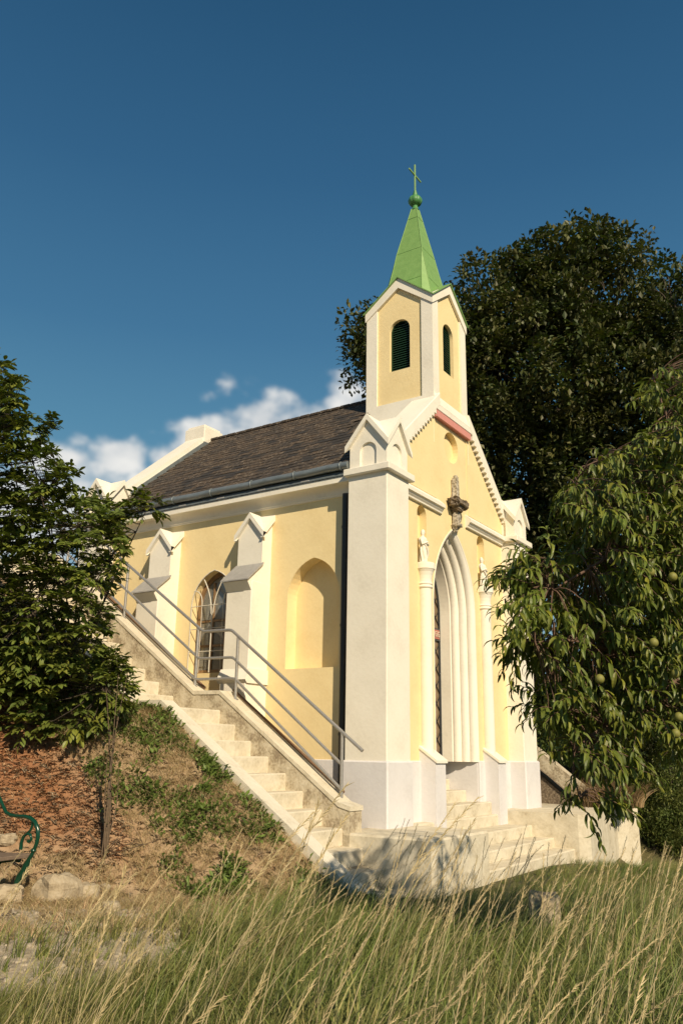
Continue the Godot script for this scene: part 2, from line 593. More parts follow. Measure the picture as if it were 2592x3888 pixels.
# four small crossing gables with a projecting coping, on a block lo..hi; eave height ye, apex height ya
func cross_gable(mb: MB, x0: float, x1: float, z0: float, z1: float, ye: float, ya: float, t: float, over: float) -> void:
	var cx := (x0 + x1) * 0.5
	var cz := (z0 + z1) * 0.5
	var hx := (x1 - x0) * 0.5
	var hz := (z1 - z0) * 0.5
	for k in 4:
		# local frame: N outward, U to the right seen from outside
		var N: Vector3 = [X, -X, Z, -Z][k]
		var U := Y.cross(N)
		var half := hz if k < 2 else hx
		var out := (hx if k < 2 else hz) + over
		var o := Vector3(cx, 0, cz) + N * out
		var w := half + over
		var s := (ya - ye) / half
		var yt := ye - s * over
		chevron(mb, o, U, w, yt, ya, t, over + 0.012)
		# roof planes up to the crossing of the ridges
		var ctr := Vector3(cx, ya + t - 0.001, cz)
		var ap := o + Y * (ya + t - 0.001)
		for e in [-1.0, 1.0]:
			var c: Vector3 = o + U * w * e + Y * (yt + t - 0.001)
			if e > 0.0:
				mb.tri(ap, c, ctr)
			else:
				mb.tri(ap, ctr, c)

func pinnacle_block(mb: MB, x0: float, x1: float, z0: float, z1: float, y0: float, ye: float, ya: float) -> void:
	var cx := (x0 + x1) * 0.5
	var cz := (z0 + z1) * 0.5
	for k in 4:
		var N: Vector3 = [X, -X, Z, -Z][k]
		var U := Y.cross(N)
		var half := (z1 - z0) * 0.5 if k < 2 else (x1 - x0) * 0.5
		var out := (x1 - x0) * 0.5 if k < 2 else (z1 - z0) * 0.5
		var o := Vector3(cx, 0, cz) + N * out
		var outline := pv([[-half, y0], [half, y0], [half, ye], [0, ya], [-half, ye]])
		var hole := arch(0, y0 + 0.03, y0 + 0.27, 0.145, 0.145, 0.0, 8)
		panel(mb, outline, [hole], [0.0], o, U, Y)
		recess(mb, hole, o, U, Y, 0.035)

func make_pilaster(x0: float, z1: float) -> void:
	var x1 := x0 + 0.657
	var z0 := z1 - 0.68
	var mb := MB.new()
	box(mb, Vector3(x0, -0.02, z0), Vector3(x1, 4.13, z1), 0.012)
	var p := part("corner_pilaster", mb, mats.white_plaster, chapel)
	mb = MB.new()
	box(mb, Vector3(x0 - 0.028, -1.7, z0 - 0.028), Vector3(x1 + 0.028, 0.0, z1 + 0.028), 0.02)
	part("plinth", mb, mats.plinth_paint, p)
	mb = MB.new()
	box(mb, Vector3(x0 - 0.074, 4.111, z0 - 0.05), Vector3(x1 + 0.074, 4.2225, z1 + 0.074), 0.012)
	part("capstone", mb, mats.white_plaster, p)
	mb = MB.new()
	pinnacle_block(mb, x0 + 0.015, x1 - 0.015, z0 + 0.015, z1 - 0.015, 4.21, 4.57, 4.975)
	part("pinnacle", mb, mats.white_plaster, p)
	mb = MB.new()
	cross_gable(mb, x0 + 0.015, x1 - 0.015, z0 + 0.015, z1 - 0.015, 4.57, 4.975, 0.10, 0.06)
	part("gable_coping", mb, mats.white_plaster, p)

func make_buttress(zf: float, zb: float, mirror: bool) -> void:
	# profile built for the left wall (outwards = -x), mirrored for the right wall
	var sg := -1.0 if not mirror else 1.0
	var wall := SX if not mirror else WID - SX
	var N := X * sg
	var root := MB.new()
	var zc := (zf + zb) * 0.5
	var wz := absf(zf - zb)
	# upper and lower shafts (boxes from the wall outwards)
	var bx := func(m: MB, o0: float, o1: float, y0: float, y1: float, ez: float, bev: float) -> void:
		var xa: float = wall + sg * o0
		var xb: float = wall + sg * o1
		box(m, Vector3(minf(xa, xb), y0, zc - wz * 0.5 - ez), Vector3(maxf(xa, xb), y1, zc + wz * 0.5 + ez), bev)
	bx.call(root, -0.05, 0.455, 1.28, 2.66, 0.0, 0.012)
	# upper shaft with gabled outer face
	var U := Y.cross(N)
	var hw := wz * 0.5 - 0.003
	var outline := pv([[-hw, 2.6], [hw, 2.6], [hw, 3.44], [0, 3.74], [-hw, 3.44]])
	ext(root, outline, Vector3(wall, 0, zc) + N * 0.233, U, Y, 0.25)
	# rear filling up to the half gables at the wall
	ext(root, pv([[0.235, 2.6], [-0.04, 2.6], [-0.04, 3.74], [0.0, 3.73], [0.233, 3.44]]) if not mirror else pv([[-0.235, 2.6], [0.04, 2.6], [0.04, 3.74], [0.0, 3.73], [-0.233, 3.44]]), Vector3(wall, 0, zc + wz * 0.5 - 0.005), X * (-1.0), Y, -(wz - 0.010))
	var p := part("buttress", root, mats.white_plaster, chapel)
	# gable coping: chevron on the outer face, half gables on the flanks, roof planes between
	var cm := MB.new()
	var s := (3.74 - 3.44) / (wz * 0.5)
	var ov := 0.05
	var w := wz * 0.5 + ov
	var yt := 3.44 - s * ov
	ext(cm, pv([[-w, yt], [0, 3.74], [w, yt], [w, yt + 0.095], [0, 3.835], [-w, yt + 0.095]]), Vector3(wall, 0, zc) + N * 0.29, U, Y, 0.07)
	var ap := Vector3(wall, 3.834, zc) + N * 0.29
	var rd := Vector3(wall, 3.834, zc)
	for e in [-1.0, 1.0]:
		var c: Vector3 = Vector3(wall, yt + 0.094, zc + e * w) + N * 0.29
		var c0: Vector3 = Vector3(wall, yt, zc + e * w) + N * 0.29
		var wt: Vector3 = Vector3(wall, 3.835, zc + e * w) - N * 0.02
		var wb: Vector3 = Vector3(wall, 3.735, zc + e * w) - N * 0.02
		var inz: Vector3 = Z * -e * 0.06
		cm.tri(ap, c, rd)
		cm.tri(c, wt, rd)
		cm.quad(c0, wb, wt, c)
		cm.quad(c0, wb, wb + inz, c0 + inz)
	part("gable_coping", cm, mats.white_plaster, p)
	# zinc weathering
	var wm := MB.new()
	var q := pv([[0.22, 2.955], [0.585, 2.645], [0.585, 2.665], [0.22, 2.985]])
	ext(wm, q, Vector3(wall, 0, zc + wz * 0.5 + 0.03), N, Y, (wz + 0.06) * (1.0 if N.cross(Y).z > 0.0 else -1.0))
	part("weathering", wm, mats.zinc_cap, p)
	var um := MB.new()
	ext(um, pv([[0.0, 2.5], [0.455, 2.5], [0.565, 2.64], [0.23, 2.94], [0.0, 2.94]]), Vector3(wall, 0, zc + wz * 0.5 - 0.008), N, Y, (wz - 0.016) * (1.0 if N.cross(Y).z > 0.0 else -1.0))
	part("weathering_core", um, mats.white_plaster, p)
	# foot
	var fm := MB.new()
	bx.call(fm, -0.05, 0.50, -1.7, 1.085, 0.002, 0.012)
	ext(fm, pv([[0.0, 1.08], [0.50, 1.08], [0.545, 1.13], [0.455, 1.30], [0.0, 1.30]]), Vector3(wall, 0, zc + wz * 0.5 + 0.03), N, Y, (wz + 0.06) * (1.0 if N.cross(Y).z > 0.0 else -1.0))
	part("foot", fm, mats.white_plaster, p)

func side_frame(left: bool) -> Array:
	# origin, U, V of the outside of a side wall; U runs to the right seen from outside
	if left:
		return [Vector3(SX, 0, 0), Z, Y]      # u = z
	return [Vector3(WID - SX, 0, 0), -Z, Y]   # u = -z

func make_side_wall(left: bool) -> void:
	var fr := side_frame(left)
	var sgn := 1.0 if left else -1.0
	var o: Vector3 = fr[0]
	var U: Vector3 = fr[1]
	var N := U.cross(Y)
	var outline := pv([[-6.1 * sgn, -1.7], [-0.6 * sgn, -1.7], [-0.6 * sgn, 4.0], [-6.1 * sgn, 4.0]])
	var niche := arch(-1.475 * sgn, 1.31, 2.40, 0.49, 0.61, 0.0, 10)
	var win := arch(-3.52 * sgn, 1.31, 2.43, 0.485, 0.605, 0.0, 10)
	var mb := MB.new()
	panel(mb, outline, [niche, win], [-1.475 * sgn, -3.52 * sgn] if not left else [-3.52, -1.475], o, U, Y)
	recess(mb, niche, o, U, Y, 0.25)
	recess(mb, win, o, U, Y, 0.26, false)
	# inner skin so that the wall has thickness
	var inner := pv([[-6.1 * sgn, -1.7], [-0.6 * sgn, -1.7], [-0.6 * sgn, 4.0], [-6.1 * sgn, 4.0]])
	panel(mb, inner, [win], [-3.52 * sgn], o - N * 0.262, U, Y)
	var wall := part("side_wall", mb, mats.yellow_plaster, chapel)
	# window: stone-coloured wooden frame, glass, iron bars
	var fm := MB.new()
	var o2 := o - N * 0.16
	var outer := arch(-3.52 * sgn, 1.31, 2.43, 0.484, 0.605, 0.0, 10)
	var inn := arch(-3.52 * sgn, 1.38, 2.43, 0.484, 0.605, 0.07, 10)
	panel(fm, outer, [inn], [-3.52 * sgn], o2, U, Y)
	recess(fm, inn, o2, U, Y, 0.05, false)
	for k in [-0.14, 0.14]:
		ext(fm, pv([[-3.52 * sgn + k - 0.018, 1.36], [-3.52 * sgn + k + 0.018, 1.36], [-3.52 * sgn + k + 0.018, 2.85], [-3.52 * sgn + k - 0.018, 2.85]]), o2 - N * 0.01, U, Y, 0.04)
	for yy in [1.78, 2.2]:
		ext(fm, pv([[-3.52 * sgn - 0.43, yy - 0.018], [-3.52 * sgn + 0.43, yy - 0.018], [-3.52 * sgn + 0.43, yy + 0.018], [-3.52 * sgn - 0.43, yy + 0.018]]), o2 - N * 0.012, U, Y, 0.036)
	var wn := part("window", fm, mats.window_wood, chapel)
	var gm := MB.new()
	ext(gm, inn, o2 - N * 0.03, U, Y, 0.006)
	part("pane", gm, mats.window_glass, wn)
	# iron grille in front
	var gy := o + N * 0.005
	var bar := func(pts: Array, r: float) -> void:
		var b := MB.new()
		var l := []
		for q in pts:
			l.append(gy + U * (-3.52 * sgn + q[0]) + Y * q[1])
		tube(b, l, [r], 6)
		part("grille_bar", b, mats.white_bar, wn)
	var edge := []
	for q in arch(0, 1.32, 2.43, 0.475, 0.595, 0.0, 8):
		edge.append([q.x, q.y])
	bar.call(edge, 0.010)
	bar.call([[0.0, 1.32], [0.0, 2.28]], 0.011)
	for yy in [1.665, 2.045, 2.43]:
		bar.call([[-0.47, yy], [0.47, yy]], 0.008)
	for e in [-1.0, 1.0]:
		var cv := []
		for k in 9:
			var t := k / 8.0
			cv.append([e * (0.02 + 0.20 * t * t), 2.28 + 0.60 * t])
		bar.call(cv, 0.010)
		bar.call([[e * 0.235, 1.32], [e * 0.235, 2.43]], 0.006)
		cv = []
		for k in 9:
			var t := k / 8.0
			cv.append([e * (0.235 + 0.20 * t * t), 2.43 + 0.27 * (1.0 - pow(1.0 - t, 2.0) * 1.0) * 1.0])
		bar.call(cv, 0.009)
	# plinth strip along the wall
	var pm := MB.new()
	box(pm, Vector3(minf(o.x, o.x + N.x * 0.03), -1.7, -6.1), Vector3(maxf(o.x, o.x + N.x * 0.03), 0.0, -0.66), 0.01)
	part("wall_plinth", pm, mats.plinth_paint, wall)
	# cove cornice: profile of (outwards, y)
	var prof := [[0.0, 3.925], [0.022, 3.93], [0.026, 3.952], [0.034, 3.956]]
	for k in 9:
		var t := k / 8.0 * PI * 0.5
		prof.append([0.036 + 0.125 * (1.0 - cos(t)), 3.96 + 0.135 * sin(t)])
	prof.append_array([[0.168, 4.095], [0.168, 4.082], [0.225, 4.078], [0.225, 4.168], [0.16, 4.20], [-0.1, 4.20], [-0.1, 3.925]])
	var cm := MB.new()
	var oz := -0.62 if N.cross(Y).z > 0.0 else -6.15
	ext(cm, pv(prof), Vector3(o.x, 0, oz), N, Y, 5.53)
	var cor := part("eaves_cornice", cm, mats.white_plaster, chapel)
	# zinc flashing and gutter
	var zm := MB.new()
	ext(zm, pv([[0.0, 4.40], [0.13, 4.33], [0.245, 4.172], [0.248, 4.190], [0.14, 4.36], [0.0, 4.43]]), Vector3(o.x, 0, oz), N, Y, 5.53)
	part("flashing", zm, mats.zinc, cor)
	var gp := []
	for k in 15:
		gp.append(Vector3(o.x + N.x * 0.255, 4.318 + 0.006 * sin(k * 2.1), -0.69 - 5.42 * k / 14.0))
	var gt := MB.new()
	tube(gt, gp, [0.060], 14)
	var gut := part("gutter", gt, mats.zinc, chapel)
	for k in 7:
		var b := MB.new()
		var zz := -0.82 - 0.88 * k
		var ring := []
		for j in 11:
			var a := PI * 1.15 * j / 10.0 - PI * 0.65
			ring.append(Vector3(o.x + N.x * (0.255 + 0.066 * cos(a)), 4.318 + 0.066 * sin(a), zz))
		tube(b, ring, [0.009], 6)
		part("gutter_bracket", b, mats.zinc, gut)
		var cl := MB.new()
		box(cl, Vector3(o.x + N.x * 0.20 - 0.05, 4.180, zz + 0.10), Vector3(o.x + N.x * 0.20 + 0.05, 4.208, zz + 0.27), 0.008)
		part("flashing_clip", cl, mats.zinc_cap, gut)

func make_facade() -> void:
	var yk := func(x: float) -> float: return 6.62 - 0.9 * absf(x - CX)
	var outline := pv([[0.55, -1.7], [WID - 0.55, -1.7], [WID - 0.55, yk.call(WID - 0.55)], [CX + 0.62, 6.05], [CX - 0.62, 6.05], [0.55, yk.call(0.55)]])
	var door := arch(CX, -1.75, 2.5, 0.79, 1.39, 0.0, 16)
	var ocu := PackedVector2Array()
	for k in 28:
		var a := TAU * k / 28.0
		ocu.append(Vector2(CX + cos(a) * 0.285, 5.42 + sin(a) * 0.29))
	var n1 := arch(CX - 1.16, 3.0, 3.875, 0.16, 0.16, 0.0, 8)
	var n2 := arch(CX + 1.16, 3.0, 3.875, 0.16, 0.16, 0.0, 8)
	var mb := MB.new()
	var o := Vector3(0, 0, FZ)
	panel(mb, outline, [door, ocu, n1, n2], [CX - 1.16, CX, CX + 1.16], o, X, Y)
	recess(mb, ocu, o, X, Y, 0.11)
	recess(mb, n1, o, X, Y, 0.13)
	recess(mb, n2, o, X, Y, 0.13)
	panel(mb, outline, [door], [CX], o - Z * 0.36, X, Y)
	var f := part("facade_wall", mb, mats.yellow_plaster, chapel)
	# slightly raised flanks of the gable, either side of the middle panel
	for e in [-1.0, 1.0]:
		var fm := MB.new()
		var pl := [[CX + e * 0.63, 4.3], [CX + e * 2.2, 4.3], [CX + e * 2.2, 6.62 - 0.9 * 2.2], [CX + e * 0.63, 6.04]]
		ext(fm, pv(pl), Vector3(0, 0, FZ + 0.012), X, Y, 0.02, true, false)
		part("gable_flank", fm, mats.yellow_plaster, f)
	# plinth strips beside the door
	for e in [-1.0, 1.0]:
		var pm := MB.new()
		var xa: float = CX + e * 0.79
		var xb: float = CX + e * 2.2
		box(pm, Vector3(minf(xa, xb), -1.7, FZ - 0.05), Vector3(maxf(xa, xb), 0.0, FZ + 0.025), 0.012)
		# plinth inside the reveal
		box(pm, Vector3(xa - 0.012 if e > 0 else xa - 0.03, -1.7, FZ - 0.62), Vector3(xa + 0.03 if e > 0 else xa + 0.012, 0.0, FZ - 0.02), 0.0)
		part("door_plinth", pm, mats.plinth_paint, f)
	# string courses, each between a pilaster and the middle
	for e in [-1.0, 1.0]:
		var sm := MB.new()
		var pr := pv([[0.0, 4.30], [0.115, 4.195], [0.115, 4.135], [0.085, 4.125], [0.075, 4.10], [0.05, 4.075], [0.045, 4.05], [0.0, 4.045], [-0.03, 4.1], [-0.03, 4.28]])
		var x_in: float = CX + e * 0.505
		var x_out: float = CX + e * 2.15
		ext(sm, pr, Vector3(minf(x_in, x_out), 0, FZ), Z, Y, maxf(x_in, x_out) - minf(x_in, x_out))
		var st := part("string_course", sm, mats.white_plaster, chapel)
		st.position = Vector3.ZERO
	# door surround: three roll mouldings on a splay, then a plain reveal
	var prof := []
	var np := 36
	for k in np + 1:
		var s := float(k) / np
		var b := 0.034 * pow(absf(sin(3.0 * PI * s)), 0.7)
		prof.append(Vector2(0.19 * s + 0.885 * b, 0.37 * s - 0.466 * b))
	prof.append(Vector2(0.205, 0.385))
	prof.append(Vector2(0.205, 0.62))
	prof[0] = Vector2(0.0, -0.012)
	prof.insert(0, Vector2(-0.02, -0.012))
	prof.insert(0, Vector2(-0.02, 0.02))
	var am := MB.new()
	var rows := []
	for q in prof:
		var row := PackedVector3Array()
		for s in arch(CX, -0.02, 2.5, 0.79, 1.39, q.x, 18):
			row.append(Vector3(s.x, s.y, FZ - q.y))
		rows.append(row)
	for i in rows.size() - 1:
		for j in rows[i].size() - 1:
			am.quad(rows[i][j], rows[i][j + 1], rows[i + 1][j + 1], rows[i + 1][j])
	part("door_surround", am, mats.white_plaster, chapel)
	make_door()
	for e in [-1.0, 1.0]:
		make_column(CX + e * 1.16)
	make_wings()
	make_rakes()
	make_crucifix()

func make_door() -> void:
	var zd := FZ - 0.575
	var o := Vector3(0, 0, zd)
	var fm := MB.new()
	var outer := arch(CX, -0.32, 2.5, 0.79, 1.39, 0.20, 14)
	var inner := arch(CX, -0.24, 2.5, 0.79, 1.39, 0.232, 14)
	panel(fm, outer, [inner], [CX], o, X, Y)
	recess(fm, inner, o, X, Y, 0.05, false)
	ext(fm, pv([[CX - 0.035, -0.3], [CX + 0.035, -0.3], [CX + 0.035, 3.55], [CX - 0.035, 3.55]]), o, X, Y, 0.05)
	ext(fm, pv([[CX - 0.57, 2.03], [CX + 0.57, 2.03], [CX + 0.57, 2.25], [CX - 0.57, 2.25]]), o - Z * 0.001, X, Y, 0.05)
	var d := part("door", fm, mats.door_frame, chapel)
	var gm := MB.new()
	ext(gm, inner, o - Z * 0.035, X, Y, 0.01)
	part("pane", gm, mats.amber_glass, d)
	# diamond lattice, each bar clipped to the opening, upper and lower field
	for fld in 2:
		var clip := inner
		if fld == 0:
			clip = Geometry2D.intersect_polygons(ccw(inner), pv([[CX + 0.035, -0.5], [CX + 1, -0.5], [CX + 1, 2.04], [CX + 0.035, 2.04]]))[0]
		else:
			clip = Geometry2D.intersect_polygons(ccw(inner), pv([[CX + 0.035, 2.24], [CX + 1, 2.24], [CX + 1, 5], [CX + 0.035, 5]]))[0]
		for mir in [1.0, -1.0]:
			for dir in [-1.0, 1.0]:
				for k in range(-12, 24):
					var yy := -0.4 + k * 0.30
					var a := Vector2(-0.2, yy - dir * 0.2 * 1.03)
					var b := Vector2(0.9, yy + dir * 0.9 * 1.03)
					var line := PackedVector2Array([Vector2(CX + a.x, a.y), Vector2(CX + b.x, b.y)])
					for seg in Geometry2D.intersect_polyline_with_polygon(line, clip):
						if seg.size() < 2 or seg[0].distance_to(seg[seg.size() - 1]) < 0.04:
							continue
						var p0: Vector2 = seg[0]
						var p1: Vector2 = seg[seg.size() - 1]
						var bm := MB.new()
						var q0 := Vector3(CX + (p0.x - CX) * mir, p0.y, zd - 0.018 + 0.004 * dir)
						var q1 := Vector3(CX + (p1.x - CX) * mir, p1.y, zd - 0.018 + 0.004 * dir)
						tube(bm, [q0, q1], [0.009], 5)
						part("lattice_bar", bm, mats.iron_bar, d)
	var sm := MB.new()
	ext(sm, pv([[CX - 0.52, 2.06], [CX + 0.535, 2.06], [CX + 0.535, 2.22], [CX - 0.52, 2.22]]), o + Z * 0.008, X, Y, 0.01)
	var sign_plate := part("year_sign", sm, mats.sign_pink, d)
	var tm := TextMesh.new()
	tm.text = "65 GG"
	tm.font_size = 16
	tm.pixel_size = 0.0085
	tm.depth = 0.01
	var sf := SystemFont.new()
	sf.font_names = PackedStringArray(["Droid Sans"])
	sf.font_weight = 700
	tm.font = sf
	var t := part("lettering", tm, mats.sign_text, sign_plate)
	t.position = Vector3(CX + 0.345, 2.14, zd + 0.014)

func make_column(cx: float) -> void:
	var c := Vector3(cx, 0, FZ + 0.045)
	var mb := MB.new()
	lathe(mb, c, [Vector2(0.106, 0.0), Vector2(0.106, 2.66)], 28)
	var col := part("column", mb, mats.white_plaster, chapel)
	mb = MB.new()
	lathe(mb, c, [Vector2(0.108, 2.63), Vector2(0.123, 2.645), Vector2(0.127, 2.66), Vector2(0.119, 2.675), Vector2(0.110, 2.685), Vector2(0.123, 2.70), Vector2(0.125, 2.715), Vector2(0.110, 2.73), Vector2(0.110, 2.78), Vector2(0.117, 2.84), Vector2(0.134, 2.90), Vector2(0.157, 2.94), Vector2(0.165, 2.945), Vector2(0.165, 3.035), Vector2(0.158, 3.045), Vector2(0.000, 3.045)], 28)
	part("capital", mb, mats.white_plaster, col)

func make_wings() -> void:
	for e in [-1.0, 1.0]:
		var x0: float = CX + e * 1.16 - 0.165
		var mb := MB.new()
		ext(mb, pv([[FZ - 0.02, -1.2], [-0.03, -1.2], [-0.03, -0.01], [FZ - 0.02, 0.19]]), Vector3(x0, 0, 0), Z, Y, 0.33)
		var w := part("wing_wall", mb, mats.plinth_paint, chapel)
		mb = MB.new()
		ext(mb, pv([[FZ - 0.02, 0.19], [0.0, -0.03], [0.0, 0.012], [FZ - 0.02, 0.232]]), Vector3(x0 - 0.014, 0, 0), Z, Y, 0.358)
		part("coping", mb, mats.white_plaster, w)

func make_rakes() -> void:
	var zr := -0.20
	for e in [-1.0, 1.0]:
		var mb := MB.new()
		# raking coping: top y = 6.80 - 0.9 d
		var pl := [[CX + e * 0.60, 6.80 - 0.9 * 0.60], [CX + e * 0.60, 6.555 - 0.9 * 0.60], [CX + e * 2.2, 6.555 - 0.9 * 2.2], [CX + e * 2.2, 6.80 - 0.9 * 2.2]]
		ext(mb, pv(pl), Vector3(0, 0, zr), X, Y, 0.52, true, true, 0.012)
		var rk := part("raking_coping", mb, mats.white_plaster, chapel)
		# stepped corbels under it
		for k in 17:
			var d0 := 0.745 + 0.0885 * k
			var cm := MB.new()
			var yb := 6.545 - 0.9 * (d0 + 0.0885)
			var xa: float = CX + e * d0
			var xb: float = CX + e * (d0 + 0.084)
			box(cm, Vector3(minf(xa, xb), yb, FZ - 0.01), Vector3(maxf(xa, xb), yb + 0.16, zr - 0.003), 0.004)
			part("corbel", cm, mats.white_plaster, rk)
	# level band under the tower with a pink dentil course
	var lm := MB.new()
	box(lm, Vector3(CX - 0.725, 5.905, -0.34), Vector3(CX + 0.725, 6.02, zr - 0.006), 0.008)
	ext(lm, pv([[-0.32, 6.018], [zr - 0.008, 6.018], [-0.277, 6.23], [-0.32, 6.23]]), Vector3(CX - 0.695, 0, 0), Z, Y, 1.39)
	var ln := part("level_band", lm, mats.white_plaster, chapel)
	var pm := MB.new()
	box(pm, Vector3(CX - 0.70, 5.80, FZ - 0.01), Vector3(CX + 0.70, 5.91, zr - 0.045), 0.0)
	var pc := part("dentil_course", pm, mats.pink_paint, ln)
	for k in 26:
		var x0 := CX - 0.695 + k * 0.0537
		var dm := MB.new()
		box(dm, Vector3(x0, 5.775, FZ), Vector3(x0 + 0.036, 5.90, zr - 0.012), 0.004)
		part("dentil", dm, mats.pink_paint, ln)

func lump(mb: MB, ctr: Vector3, half: Vector3, rough: float, sd: int, rings := 12, seg := 18, power := 0.55) -> void:
	var pts := []
	var f := FastNoiseLite.new()
	f.seed = sd
	f.frequency = 1.0
	f.fractal_octaves = 4
	for i in rings + 1:
		var row := []
		var th := PI * i / rings
		for k in seg:
			var ph := TAU * k / seg
			var d := Vector3(sin(th) * cos(ph), -cos(th), sin(th) * sin(ph))
			var q := Vector3(signf(d.x) * pow(absf(d.x), power), signf(d.y) * pow(absf(d.y), power), signf(d.z) * pow(absf(d.z), power))
			var nz := f.get_noise_3dv(d * 1.7 + ctr) + 0.6 * f.get_noise_3dv(d * 4.0 + ctr)
			row.append(ctr + q * half * (1.0 + rough * nz))
		pts.append(row)
	for i in rings:
		for k in seg:
			var j := (k + 1) % seg
			mb.quad(pts[i][k], pts[i + 1][k], pts[i + 1][j], pts[i][j])

func make_crucifix() -> void:
	var mb := MB.new()
	var z := FZ + 0.07
	lump(mb, Vector3(CX, 4.60, z), Vector3(0.055, 0.24, 0.055), 0.35, 3, 16, 12, 0.4)
	lump(mb, Vector3(CX, 4.83, z), Vector3(0.04, 0.05, 0.04), 0.4, 4, 8, 10)
	lump(mb, Vector3(CX, 4.06, z), Vector3(0.06, 0.16, 0.055), 0.3, 5, 14, 12, 0.4)
	lump(mb, Vector3(CX, 3.955, z + 0.01), Vector3(0.085, 0.035, 0.085), 0.25, 6, 8, 14)
	lump(mb, Vector3(CX, 3.90, z - 0.02), Vector3(0.035, 0.07, 0.035), 0.35, 7, 8, 10)
	var c := part("stone_crucifix", mb, mats.old_stone, chapel)
	var am := MB.new()
	lump(am, Vector3(CX, 4.345, z + 0.03), Vector3(0.24, 0.075, 0.12), 0.45, 8, 16, 22, 0.5)
	lump(am, Vector3(CX - 0.16, 4.37, z + 0.07), Vector3(0.08, 0.06, 0.08), 0.5, 9, 10, 14, 0.6)
	lump(am, Vector3(CX + 0.17, 4.37, z + 0.06), Vector3(0.09, 0.06, 0.08), 0.5, 10, 10, 14, 0.6)
	lump(am, Vector3(CX - 0.01, 4.25, z + 0.03), Vector3(0.11, 0.06, 0.10), 0.45, 12, 10, 14, 0.7)
	part("cross_arm", am, mats.dark_stone, c)
	tag(c, "weathered grey stone crucifix fixed above the door arch", "")

